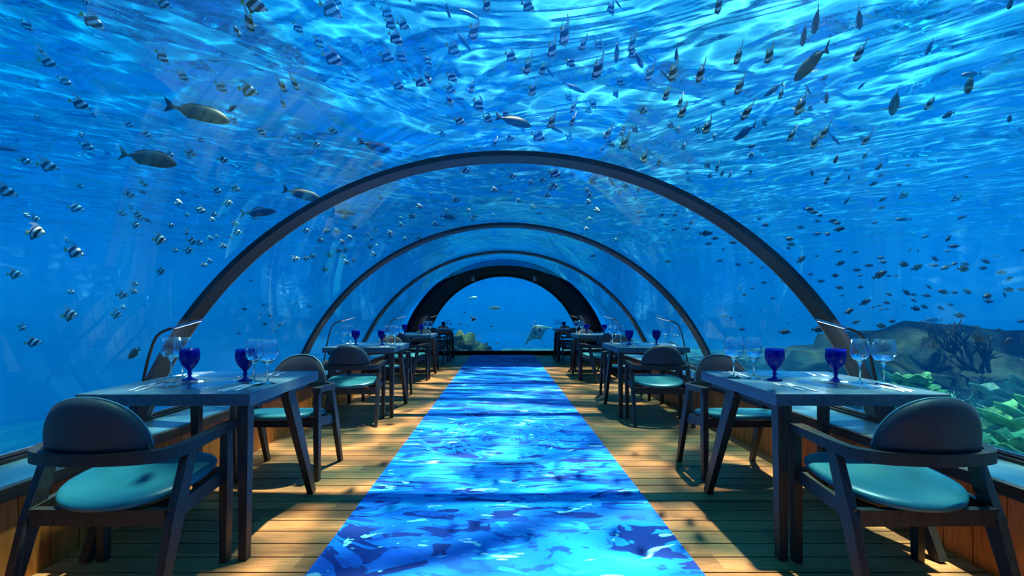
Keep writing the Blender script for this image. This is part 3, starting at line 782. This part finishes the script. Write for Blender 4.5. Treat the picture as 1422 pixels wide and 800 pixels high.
# reef beyond the end window
for i, (x, y, z, s, mt, lab) in enumerate([
    (-1.35, 15.6, -0.30, (0.75, 0.7, 0.68), 'brown_coral', 'brown reef mound seen through the end window'),
    (-1.95, 15.0, -0.30, (0.60, 0.6, 0.55), 'rock', 'dark rock left of the brown mound in the end window'),
    (-0.75, 15.3, -0.35, (0.45, 0.5, 0.45), 'brown_coral', 'small brown mound right of the big one in the end window')]):
    place_coral('reef_mound', blob(i + 60, *s, rough=0.45, freq=2.2), M[mt], x, y, z, lab, 'rock', 'reef beyond the end window')
for i, (x, y, z, r, mt, lab) in enumerate([
    (-1.65, 14.3, -0.22, 0.36, 'green_coral', 'bright green branching coral at the left foot of the end window'),
    (-1.10, 14.2, -0.22, 0.32, 'pale_coral', 'pale branching coral in front of the brown mound'),
    (-0.45, 14.4, -0.28, 0.26, 'green_coral', 'small green branching coral at the right foot of the brown mound')]):
    place_coral('branching_coral', staghorn(i + 31, r), M[mt], x, y, z, lab, 'coral', 'corals beyond the end window')
# ================================================================== FISH
def m_banner():
    m, nt = new_mat('banner_stripes')
    tcn = nt.add('ShaderNodeTexCoord').outputs['Object']
    x, y, z = nt.sep(tcn)
    u = nt.math('SUBTRACT', x, nt.math('MULTIPLY', z, 0.85))
    def band(a, b):
        return nt.math('MULTIPLY', nt.math('GREATER_THAN', u, a), nt.math('LESS_THAN', u, b))
    dark = nt.math('ADD', band(0.15, 0.34), band(-0.25, -0.02), clamp=True)
    c = nt.mix(dark, (0.92, 0.96, 0.96), (0.012, 0.014, 0.018))
    c = nt.mix(nt.math('GREATER_THAN', x, 0.44), c, (0.06, 0.06, 0.06))
    p = nt.add('ShaderNodeBsdfPrincipled', ins={'Base Color': c, 'Roughness': 0.35})
    nt.l.new(p.outputs[0], nt.out.inputs[0]); return m
M['banner'] = m_banner()
M['fin_yellow'] = principled('yellow_fin', (0.62, 0.60, 0.05), 0.5)
M['fin_white'] = principled('white_fin', (0.75, 0.82, 0.82), 0.5)
M['fin_dark'] = principled('dark_fin', (0.010, 0.012, 0.016), 0.5)
M['eye'] = principled('fish_eye', (0.004, 0.004, 0.004), 0.15)
M['damsel'] = principled('dark_scales', (0.014, 0.022, 0.036), 0.45, var=(3, 0.4))
M['surgeon'] = principled('grey_scales', (0.014, 0.030, 0.055), 0.5, var=(3, 0.3))
M['slender'] = principled('blue_scales', (0.020, 0.10, 0.24), 0.4, var=(3, 0.3))
M['pale_fish'] = principled('pale_scales', (0.45, 0.72, 0.66), 0.4, var=(3, 0.3))
def body_mesh(prof, nx=14, nv=14):
    """prof: list of (x, z_mid, half_height, half_width); smooth lens-like sections."""
    pts = smooth_path([V(p[0], p[1], p[2]) for p in prof], 3); wd = smooth_path([V(p[0], p[3], 0) for p in prof], 3)
    bm = bmesh.new(); rings = []
    for p, q in zip(pts, wd):
        hh, hw = max(p.z, 0.002), max(q.y, 0.002)
        rings.append([V(p.x, hw * math.copysign(abs(math.cos(a)) ** 1.1, math.cos(a)), p.y + hh * math.sin(a)) for a in (2 * PI * k / nv for k in range(nv))])
    loft(bm, rings); return bm
def fin(bm, outline, t=0.006):
    """outline in the x-z plane, thickened; thinner at the rim."""
    n_ = len(outline); cx = sum(p[0] for p in outline) / n_; cz = sum(p[1] for p in outline) / n_
    rim = [bm.verts.new((p[0], 0, p[1])) for p in outline]
    a = bm.verts.new((cx, t, cz)); b = bm.verts.new((cx, -t, cz))
    for i in range(n_):
        j = (i + 1) % n_
        bm.faces.new((rim[i], rim[j], a)); bm.faces.new((rim[j], rim[i], b))
def pect(bm, x, y, z, l, s_):
    """pectoral fin standing out sideways."""
    o = V(x, y * s_, z); d = V(-0.62, 0.72 * s_, -0.12).normalized() * l; e = V(-0.7, 0.1 * s_, -0.5).normalized() * l * 0.55
    r = [o, o + d * 0.6 + V(0.03, 0, 0.03) * l, o + d, o + d * 0.75 + e * 0.6, o + e]
    rim = [bm.verts.new(p) for p in r]; c = sum(r, V(0, 0, 0)) / 5
    a = bm.verts.new(c + V(0, 0, 0.004)); b = bm.verts.new(c - V(0, 0, 0.004))
    for i in range(5):
        j = (i + 1) % 5
        bm.faces.new((rim[i], rim[j], a)); bm.faces.new((rim[j], rim[i], b))
SPEC = {
 'banner': dict(name='bannerfish', body='banner', prof=[(0.50, -0.06, 0.018, 0.015), (0.42, -0.035, 0.075, 0.04), (0.30, 0.0, 0.165, 0.085), (0.14, 0.01, 0.235, 0.11), (-0.02, 0.01, 0.245, 0.10), (-0.16, 0.01, 0.185, 0.07), (-0.27, 0.0, 0.09, 0.035), (-0.33, 0.0, 0.055, 0.02)],
    tail=('fin_yellow', [(-0.31, 0.05), (-0.50, 0.13), (-0.47, 0.0), (-0.50, -0.13), (-0.31, -0.05)]),
    dorsal=('fin_white', [(0.22, 0.18), (0.12, 0.31), (-0.02, 0.40), (-0.22, 0.44), (-0.46, 0.42), (-0.22, 0.40), (-0.06, 0.34), (-0.16, 0.28), (-0.27, 0.20), (-0.29, 0.07), (-0.10, 0.16)]),
    anal=('fin_dark', [(0.05, -0.20), (-0.06, -0.32), (-0.16, -0.30), (-0.27, -0.10), (-0.10, -0.15)]), pw=0.085),
 'damsel': dict(name='damselfish', body='damsel', prof=[(0.50, 0.0, 0.02, 0.02), (0.40, 0.01, 0.09, 0.055), (0.24, 0.015, 0.165, 0.085), (0.04, 0.01, 0.19, 0.085), (-0.16, 0.0, 0.135, 0.055), (-0.28, 0.0, 0.065, 0.03), (-0.33, 0.0, 0.045, 0.02)],
    tail=('fin_dark', [(-0.31, 0.04), (-0.42, 0.10), (-0.52, 0.16), (-0.43, 0.0), (-0.52, -0.16), (-0.42, -0.10), (-0.31, -0.04)]),
    dorsal=('fin_dark', [(0.24, 0.15), (0.12, 0.23), (-0.10, 0.23), (-0.24, 0.17), (-0.22, 0.07), (0.05, 0.15)]),
    anal=('fin_dark', [(0.02, -0.17), (-0.12, -0.22), (-0.24, -0.15), (-0.22, -0.06), (-0.05, -0.14)]), pw=0.08),
 'surgeon': dict(name='surgeonfish', body='surgeon', prof=[(0.50, -0.03, 0.02, 0.02), (0.43, -0.015, 0.075, 0.045), (0.28, 0.0, 0.125, 0.07), (0.06, 0.0, 0.135, 0.075), (-0.14, 0.0, 0.095, 0.05), (-0.28, 0.0, 0.035, 0.022), (-0.36, 0.0, 0.022, 0.014)],
    tail=('surgeon', [(-0.34, 0.02), (-0.42, 0.08), (-0.52, 0.15), (-0.45, 0.0), (-0.50, -0.13), (-0.41, -0.07), (-0.34, -0.02)]),
    dorsal=('surgeon', [(0.30, 0.12), (0.20, 0.155), (-0.10, 0.14), (-0.26, 0.07), (-0.20, 0.06), (0.08, 0.12)]),
    anal=('surgeon', [(0.02, -0.12), (-0.12, -0.135), (-0.26, -0.06), (-0.20, -0.05), (-0.06, -0.10)]), pw=0.07),
 'slender': dict(name='fusilier', body='slender', prof=[(0.50, 0.0, 0.015, 0.015), (0.40, 0.0, 0.055, 0.04), (0.20, 0.0, 0.095, 0.06), (0.0, 0.0, 0.095, 0.06), (-0.20, 0.0, 0.055, 0.035), (-0.34, 0.0, 0.02, 0.014), (-0.38, 0.0, 0.018, 0.010)],
    tail=('slender', [(-0.36, 0.018), (-0.44, 0.07), (-0.54, 0.13), (-0.45, 0.0), (-0.54, -0.13), (-0.44, -0.07), (-0.36, -0.018)]),
    dorsal=('slender', [(0.18, 0.085), (0.10, 0.13), (-0.10, 0.11), (-0.22, 0.06), (-0.15, 0.05), (0.05, 0.085)]),
    anal=('slender', [(-0.02, -0.09), (-0.12, -0.11), (-0.24, -0.05), (-0.18, -0.04)]), pw=0.055),
}
SPEC['pale'] = dict(SPEC['surgeon'], name='parrotfish', body='pale_fish', tail=('pale_fish', SPEC['surgeon']['tail'][1]), dorsal=('pale_fish', SPEC['surgeon']['dorsal'][1]), anal=('pale_fish', SPEC['surgeon']['anal'][1]))
fp = {}
def fish_full(kind):
    s = SPEC[kind]; root = empty(s['name'])
    b = finish('body', body_mesh(s['prof']), M[s['body']], root, smooth=True)
    for nm in ('tail', 'dorsal', 'anal'):
        bm = bmesh.new(); fin(bm, s[nm][1]); finish(nm + '_fin', bm, M[s[nm][0]], root)
    for sg in (-1, 1):
        bm = bmesh.new(); pect(bm, 0.20, s['pw'] * 0.9, -0.03, 0.16, sg); finish('pectoral_fin', bm, M[s['tail'][0] if kind == 'banner' else s['body']], root)
    bm = bmesh.new()
    for sg in (-1, 1): bmesh.ops.create_icosphere(bm, subdivisions=1, radius=0.02, matrix=Matrix.Translation(V(0.385, sg * (0.042 if kind in ('banner', 'damsel') else 0.05), 0.0)))
    finish('eyes', bm, M['eye'], b, smooth=True)
    return root
def fish_small(kind):
    s = SPEC[kind]; bm = body_mesh(s['prof'], nv=8); 
    def add(nm, idx):
        n0 = len(bm.faces); fin(bm, s[nm][1]); bm.faces.ensure_lookup_table()
        for f in bm.faces[n0:]: f.material_index = idx
    add('tail', 1); add('dorsal', 2); add('anal', 3)
    return finish(s['name'], bm, [M[s['body']], M[s['tail'][0]], M[s['dorsal'][0]], M[s['anal'][0]]], smooth=True)
def clear_of_tunnel(X, Zn, y):
    x, z = X * y, CAM_H + Zn * y
    if y > YE + 0.4: return True
    return math.hypot(x - CX, z - CZ) > RAD + 0.34
FISH = []
def school(ox, oy, kind, text, k=5.925):
    for e in text.split(';'):
        e = e.split()
        if not e: continue
        px, py = ox + float(e[0]) / k, oy + float(e[1]) / k
        ln = float(e[2]) / k; ang = float(e[3]) if len(e) > 3 else 0.0
        FISH.append([px, py, ln, ang, e[4] if len(e) > 4 else kind])
#DATA_START
school(0, 0, 'banner', '220 215 170 -50;700 15 90 -10;1340 30 170 -25;760 175 280 -32;345 425 60 -80;395 515 200 -20;535 670 170 -30;1335 470 180 -45')
school(200, 0, 'banner', '905 40 260 -10;870 180 160 -95;765 255 120 -70;1270 235 150 -50;320 630 150 -40;635 720 160 -40;855 745 190 -15;1140 710 90 -90;1245 695 90 -85')
school(0, 120, 'banner', '655 145 220 -20;770 235 90 -20;310 260 90 -55;1065 315 110 -25;1205 395 120 -25;670 400 80 -60;715 495 170 -25;205 615 150 -10;390 655 220 -10;1215 590 520 -12 surgeon;30 510 270 -5 slender')
school(200, 120, 'banner', '440 215 600 -12 surgeon;720 185 100 20 damsel;740 280 100 -45;210 560 110 -20;965 375 120 -40;465 440 90 -30;385 550 130 -15;365 580 80 -30;650 605 110 -10;1280 430 80 -40;1145 140 60 -90')
school(0, 240, 'banner', '45 150 230 -15;655 110 100 -25;625 290 160 -10;1065 180 120 -10;1180 90 100 -20;1170 160 90 -20 damsel;220 350 90 -40;285 380 100;290 490 180;1005 335 110 -15;1075 285 70 -50;1130 345 110 -25;1150 375 80 -20;1210 390 80 -25 damsel;1115 430 90 -20;550 560 60 -20;610 650 190 -15;1310 550 130 -5')
school(200, 240, 'banner', '320 165 80 0;435 190 60 -30;600 145 110 -25;750 130 120 -25;690 250 90 0;285 250 70 0;470 310 120 -25;355 350 60 0;575 340 80 -10;565 390 60 0;220 435 80 20;350 490 90 -90;395 565 100 -15;455 575 90 -15;750 420 80 -5;765 490 90 0;715 535 60 -20 damsel;655 605 90 0;255 640 80 0;365 640 100 0;550 545 70 0;600 530 50 0;495 760 80 0;545 730 70 0;900 325 80 0;910 370 80 -10;940 325 320 0 slender;1300 175 360 -14 surgeon;1330 475 60 0')
school(0, 365, 'banner', '120 95 150 0;585 240 90 -10;570 430 150 5;180 535 90 -20;270 655 170 5;1005 265 120 0;1110 175 80 -10;1100 235 80 -10;1015 370 60 -40;955 425 100 0;1325 70 90 0;1105 745 140 -145 damsel')
school(400, 0, 'banner', '400 10 130 -30;350 80 250 -30;80 235 150 -50;255 355 160 -58;365 480 220 -25;695 25 100 -55;1000 5 50 -50;815 110 160 -45;845 205 160 -45;950 210 140 -20;885 320 180 -40;815 470 170 -30;935 475 140 -50;1110 405 90 -45;1150 500 130 -60;1360 410 170 -40;1085 680 140 -25;1150 640 100 -75;905 705 140 -25;60 690 90 -85')
school(600, 0, 'banner', '450 50 130 -65;790 55 150 -35;340 265 150 -70;650 470 140 -35;1085 290 180 -75;985 410 140 -70;785 550 130 -85;910 570 100 -85;1140 520 120 -50;1240 370 100 -80;1370 375 110 -50;165 640 130 -45;150 735 120 -25;325 720 90 -80;825 745 100 -65;1325 630 60 -80;1360 570 150 -80;295 110 220 -32 slender;255 330 240 -58 slender;130 80 160 -75 slender;965 590 130 -60 slender;1165 720 220 -20 slender')
school(800, 0, 'banner', '285 75 130 -60;340 25 110 -55 slender;460 360 130 -80;460 450 110 -50;515 490 170 -65 slender;335 430 200 -93 slender;825 440 130 -95 slender;600 615 100 -75;795 600 130 -80;1020 610 130 -90;365 680 100 -45;720 600 140 -55 slender;1170 50 130 -85;1330 465 120 -90;1340 715 110 -90;325 775 80 -60')
school(600, 120, 'banner', '145 115 90 -80;380 155 150 -55;225 285 120 -20;460 270 110 -30;670 285 330 -15 surgeon;605 230 90 -55;750 365 60 -50;640 430 90 0;875 415 150 -30;980 295 90 -75;1125 95 90 -50;1160 170 80 -90;1325 155 90 -40;1285 195 80 -35;1155 285 70 -90;1130 420 90 -30;85 395 80 -10;515 470 50 -80;1010 350 170 -20 slender;275 695 100 0;740 570 50 -30;660 740 80 0;1010 720 120 -20;1150 670 60 -15;1155 720 70 -15;910 775 80 -10;1320 780 80 -30')
school(800, 120, 'banner', '260 385 80 -100;385 345 70 -60;375 395 60 -60;395 465 80 -75;485 355 80 -50;270 465 80 -40;300 485 60 -30;215 520 60 -110;435 510 60 -50;740 70 80 -80;855 130 70 -90;870 215 80 -70;550 200 100 -5;780 325 80 -30;835 365 70 -40;1000 360 80 -50;1045 350 60 -50;1075 340 80 -70;1135 420 60 -60;880 500 70 -60;560 590 80 -65;680 625 60 -90;355 215 80 -45 slender;1210 135 70 -50;1080 650 70 -30;1100 740 60 -20;925 770 60 -20;915 715 40 0;1160 670 60 -80;1205 715 50 -90')
school(400, 120, 'banner', '370 370 110 -20;90 430 80 -35;230 480 100 -10;530 690 60 -20;930 685 80 0;720 495 310 -15 surgeon')
school(400, 240, 'banner', '760 205 60 0;1085 280 70 0;1025 355 80 0;930 430 60 -10;1215 425 70 -10;1380 225 70 0;1180 180 40 0;930 375 40 0;1315 365 140 -10 surgeon;545 450 70 10;320 480 80 0;400 480 60 0;145 475 80 5;510 535 60 0;450 575 70 0;265 555 80 0;415 640 80 0;475 635 60 0;345 680 80 5;200 685 80 5;150 705 80 5;60 710 90 10;450 690 60 0;690 545 50 0;840 495 60 0;840 520 60 0;705 675 60 0;660 510 50 0;680 610 70 0;730 600 40 0;480 740 60 0;540 725 50 0;965 545 50 0;1080 540 60 0;720 475 50 0;470 365 80 -5;460 325 210 -5 slender;305 795 80 0')
school(600, 240, 'banner', '200 225 80 0;515 145 70 -5;640 160 50 0;715 230 50;830 285 60;880 335 60 0 damsel;815 85 70;1000 110 90;970 135 60;950 188 80;1280 150 70 -20;1295 190 70 -15;1290 245 70 -5;1360 315 70 -20;1300 380 50;1275 465 50;1320 685 60 0 damsel;350 360 60 0 damsel;335 382 60;505 347 40;305 312 50;120 310 50')
school(800, 240, 'damsel', '285 60 130 -60 slender;520 70 70 -60;515 135 60 60;360 160 60 -110;410 110 70 0 banner;490 215 50 -100;515 325 50;705 350 60 30;815 350 60 10;330 555 40 0 banner;745 425 40;800 470 50;950 410 70 20;910 460 70 10;765 575 40;755 730 60;965 235 60 10;1055 310 60 0 banner;1110 335 60;1150 360 60;1190 405 70;1220 460 70;1070 500 120;1140 540 80;1090 585 70;1210 630 40;1180 725 60;1330 755 60;1380 500 100;1290 575 80;130 685 50')
school(1000, 0, 'slender', '690 290 200 -100;1145 150 200 -88;790 170 250 -100;1140 440 120 -100 banner;400 460 110 -75 banner;750 520 420 -137 surgeon;440 740 210 -145;860 645 90 30 damsel;1165 705 100 -140;720 730 110 -50')
school(1182, 0, 'damsel', '1310 30 110 -115;990 610 190 185 surgeon;975 700 140 -115;645 390 150 -115 slender')
school(1000, 120, 'banner', '655 165 110 -85;500 65 60 -80;365 300 80 -60;215 215 110 -105;200 380 240 -145 slender;585 405 70 -85;855 380 80 -100;775 460 80 -90;940 430 150 -55 slender;1165 430 60 -60;1200 440 70 -100;955 600 80 -125 damsel;255 495 90 10 damsel;255 570 70;250 705 50 -90;755 710 60 -80 damsel;1190 570 40 -90;1310 660 90 -145 damsel;880 770 90 -100;1060 745 50 -90 damsel;15 715 50 -90;80 730 50 -90;1320 735 80 10;875 90 110 -92 slender;740 180 60 -45')
school(1182, 120, 'damsel', '360 130 190 -105 surgeon;645 140 100 -120 banner;800 235 130 -155;1305 265 60 -120;465 650 60;945 745 60')
school(1000, 240, 'damsel', '1265 90 90 -155;1040 235 80 -130;1340 220 90 -155;1335 285 80 -160;1275 410 60 -155;730 300 90;770 325 90 -5;820 350 60;800 400 60;925 395 80 10;960 415 80;980 465 110 10;800 505 80 10;885 505 60;570 545 80;585 590 80;560 620 50;375 430 70;320 380 50;195 500 70;105 575 60;150 755 50;255 740 50;660 450 60;975 645 70 10;1110 655 60;990 745 90 20;665 715 100 30;795 685 50')
school(1182, 240, 'damsel', '430 190 110 -150 banner;395 100 50;430 383 150 180 surgeon;860 215 110 -155 banner;910 368 100 -155;505 510 50;610 525 80 -155;800 540 80 -140;840 605 110 0;485 635 50 -120;550 640 40 -80;240 700 70;265 735 70;145 765 90;430 755 90;690 710 80 -30;790 645 60;1105 730 90 -20;1205 685 50;1085 785 80;940 750 90 -15;850 750 60 10;680 765 100;920 790 110;1410 640 50;540 780 120 20')
school(1182, 365, 'damsel', '45 60 80;70 105 60;235 100 150 30;310 108 60;370 105 50;780 40 100 -155;1235 80 100;1300 132 80 25;640 197 70 -40;455 245 80 -25;310 260 70 -20;510 262 70 -15;75 200 60;620 270 90 -10;510 305 70 -35;760 240 110 170;850 245 70;955 237 90 -20;1120 275 90 10;1130 318 90 -5;1260 260 60 -40;1295 222 100 -5;1400 220 90;115 325 120 30;290 328 70 -15;180 365 40;230 355 50;250 385 50;295 380 40;530 378 90 -8;600 362 80 -20;735 372 70 -20;815 345 70 -5;435 350 30;890 435 110 -10;680 470 160 180 surgeon;1400 482 90;335 482 60;245 520 90 -5;1090 562 80 -25;1045 618 110 -10;1290 645 100 15;880 635 90 20;785 680 60;1130 725 100 -10;1125 695 60 60;1210 550 60;5 390 40')
school(1000, 365, 'damsel', '740 95 60;830 152 80;945 105 70;980 205 80 -10;360 163 60;510 150 50;1005 270 50;165 207 40;265 210 40;200 262 50;435 292 50;345 40 50;590 430 30;555 495 30;40 390 30;35 435 60;90 455 40;160 435 30;180 548 60;530 570 110;810 550 130;1060 400 90 20;1115 490 80 20;830 685 70 40;685 730 70 20')
school(300, 180, 'damsel', '105 665 22;175 650 20 20;200 690 22 -20;180 720 20;235 725 24 30;215 745 20;165 685 18;295 645 20;345 655 22 -20;85 755 18;130 560 18', 2.6675)
school(540, 360, 'damsel', '485 225 62 10 pale;612 283 80 0 pale;365 248 15;490 350 42 20;440 310 18;410 375 24;595 390 22;625 490 24;690 490 15;955 470 15;460 385 15;480 335 22', 4.182)
#DATA_END
LEN = {'banner': 0.17, 'damsel': 0.15, 'surgeon': 0.42, 'slender': 0.34, 'pale': 0.42}
frng = random.Random(12)
NAMES = {'banner': 'black-and-white striped bannerfish', 'damsel': 'dark oval damselfish', 'surgeon': 'large grey surgeonfish', 'slender': 'slender blue fusilier', 'pale': 'pale greenish parrotfish'}
GROUPS = {'banner': 'school of striped bannerfish', 'damsel': 'shoal of dark damselfish', 'surgeon': 'grey surgeonfish', 'slender': 'blue fusiliers near the surface', 'pale': 'pale parrotfish'}
CATS = {'banner': 'fish', 'damsel': 'fish', 'surgeon': 'fish', 'slender': 'fish', 'pale': 'fish'}
def turn(ang):
    a = ang % 360
    if a > 180: a -= 360
    if abs(a) <= 12: return 'swimming right'
    if abs(a) >= 168: return 'swimming left'
    if -55 < a < -12: return 'heading right and down'
    if -125 <= a <= -55: return 'nose down'
    if a < -125: return 'heading left and down'
    if a < 90: return 'heading right and up'
    return 'heading left and up'
_O = ['first', 'second', 'third', 'fourth', 'fifth', 'sixth', 'seventh', 'eighth', 'ninth', 'tenth', 'eleventh', 'twelfth', 'thirteenth', 'fourteenth', 'fifteenth', 'sixteenth', 'seventeenth', 'eighteenth', 'nineteenth']
ORD = list(_O)
for t_, n_ in (('twenty', 'twentieth'), ('thirty', 'thirtieth'), ('forty', 'fortieth'), ('fifty', 'fiftieth')): ORD += [n_] + [t_ + '-' + q for q in _O[:9]]
def region(px, py):
    inside = math.hypot(px - 697, py - 767) < 553
    if py > 396 and 600 < px < 795: return 'in the end window'
    c = int(px * 7 / 1422); c = min(6, max(0, c))
    col = ['far left', 'left', 'centre left', 'centre', 'centre right', 'right', 'far right'][c]
    r = ['top', 'upper', 'middle', 'lower', 'low'][0 if py < 70 else 1 if py < 150 else 2 if py < 260 else 3 if py < 360 else 4]
    return ('inside arch, ' if inside else '') + r + ' ' + col
cells = {}
for f in FISH: cells.setdefault((f[4], region(f[0], f[1])), []).append(f)
for key_, fs in cells.items():
    fs.sort(key=lambda f: f[0])
    for i, f in enumerate(fs):
        if len(fs) == 1: f.append('')
        elif i == 0: f.append(', leftmost there')
        elif i == len(fs) - 1: f.append(', rightmost there')
        else: f.append(f', {ORD[i]} from left')
for px, py, ln, ang, kind, place_txt in sorted(FISH, key=lambda f: -f[2]):
    X, Zn = (px - 697) / F, (436 - py) / F
    u, v = math.cos(R(ang)), math.sin(R(ang))
    L = LEN[kind] * frng.uniform(0.9, 1.1)
    # level swimmer whose course runs along the seen heading
    def level():
        hy = -v / Zn; hx = u + X * hy
        h = V(hx, hy, 0); return h.normalized()
    t_ = min(1, max(0, (Zn - 0.12) / 0.25)) * (0.35 if abs(ang) < 62 else 1.0)
    flat = V(u, frng.uniform(-0.35, 0.35), v).normalized()
    h = flat if t_ <= 0 else (flat * (1 - t_) + level() * t_).normalized() if Zn > 0.12 else flat
    J = math.hypot(h.x - X * h.y, h.z - Zn * h.y)
    vis = max(J, 0.35)
    y = F * L * vis / ln
    lo = 1.2
    while not clear_of_tunnel(X, Zn, lo): lo += 0.05
    y = max(y, lo)
    hi = (SEA - 0.55 - CAM_H) / Zn if Zn > 0.02 else 30
    y = max(lo, min(y, hi, 17 if kind != 'pale' else 17))
    L = ln * 0.93 * y / (F * vis)
    pos = V(X * y, y, CAM_H + Zn * y)
    up = V(0, 0, 1); side = up.cross(h)
    if side.length < 0.2: side = V(0, 1, 0)
    side.normalize(); upv = h.cross(side).normalized()
    # fish overhead bank a little so that the flank shows
    bank = frng.uniform(-0.15, 0.15) + (0.55 if Zn > 0.25 and kind == 'banner' else 0.0) * (1 if h.x * 1 + 0.001 > 0 else -1)
    Rm = Matrix((h, side, upv)).transposed().to_4x4()
    Rm = Rm @ Matrix.Rotation(bank, 4, 'X')
    full = ln >= 13
    k = (kind, full)
    if k not in fp: fp[k] = fish_full(kind) if full else fish_small(kind); o = fp[k]
    else: o = copy_tree(fp[k])
    o.matrix_world = Matrix.Translation(pos) @ Rm @ Matrix.Scale(L, 4)
    tag(o, f'{NAMES[kind]} {turn(ang)}, {region(px, py)}{place_txt}', CATS[kind], GROUPS[kind])
# ray gliding beyond the end window: one body, wings swept and tips lifted
bm = bmesh.new(); top, bot = [], []
nu, nv = 24, 10
for i in range(nu + 1):
    t = i / nu * 2 - 1
    lead = 0.34 - 0.50 * abs(t) ** 1.25; trail = -0.28 + 0.16 * math.sin(PI * abs(t)) + 0.10 * t * t
    rt, rb = [], []
    for j in range(nv + 1):
        q = j / nv; xx = lead + (trail - lead) * q
        th = 0.085 * (1 - abs(t)) ** 1.4 * math.sin(PI * min(1, q + 0.02)) ** 0.7 + 0.004
        zz = 0.16 * abs(t) ** 2.2
        rt.append(bm.verts.new((xx, t * 0.62, zz + th))); rb.append(bm.verts.new((xx, t * 0.62, zz - th * 0.7)))
    top.append(rt); bot.append(rb)
for i in range(nu):
    for j in range(nv):
        bm.faces.new((top[i][j], top[i][j + 1], top[i + 1][j + 1], top[i + 1][j])); bm.faces.new((bot[i][j], bot[i + 1][j], bot[i + 1][j + 1], bot[i][j + 1]))
for i in range(nu):
    bm.faces.new((top[i][0], top[i + 1][0], bot[i + 1][0], bot[i][0])); bm.faces.new((top[i][nv], bot[i][nv], bot[i + 1][nv], top[i + 1][nv]))
for e_ in (0, nu):
    for j in range(nv): bm.faces.new((top[e_][j], bot[e_][j], bot[e_][j + 1], top[e_][j + 1]))
ray = empty('manta_ray')
M['ray'] = m_reef('ray_skin', (0.05, 0.14, 0.18), (0.22, 0.40, 0.42), (0.45, 0.62, 0.60), 2.0)
b = finish('body', bm, M['ray'], ray, smooth=True)
bm = bmesh.new(); bar(bm, [(-0.24, 0, 0.0), (-0.55, 0.02, 0.02), (-0.95, 0.06, 0.01)], [(0.03, 0.03), (0.015, 0.015), (0.004, 0.004)], seg=8); finish('tail', bm, M['ray'], ray, smooth=True)
for sg in (-1, 1):
    bm = bmesh.new(); bar(bm, [(0.32, sg * 0.09, 0.01), (0.42, sg * 0.10, 0.0), (0.47, sg * 0.07, -0.01)], [(0.05, 0.02), (0.035, 0.02), (0.012, 0.01)], seg=8); finish('head_fin', bm, M['ray'], ray, smooth=True)
bm = bmesh.new()
for sg in (-1, 1): bmesh.ops.create_icosphere(bm, subdivisions=2, radius=1, matrix=Matrix.Translation(V(0.10, sg * 0.10, -0.055)) @ Matrix.Diagonal((0.09, 0.045, 0.02, 1)))
finish('gill_patches', bm, M['rock'], ray, smooth=True)
wing = V(0.80, 0.25, 0.50).normalized(); fwd = V(-0.50, -0.25, 0.82); fwd = (fwd - wing * fwd.dot(wing)).normalized()
rm = Matrix((fwd, wing, fwd.cross(wing))).transposed()
if rm.col[2].y < 0: rm = Matrix((fwd, -wing, fwd.cross(-wing))).transposed()
ray.matrix_world = Matrix.Translation(V(1.32, 16.6, 0.42)) @ rm.to_4x4()
tag(ray, 'pale manta ray gliding beyond the end window at its lower right', 'ray')
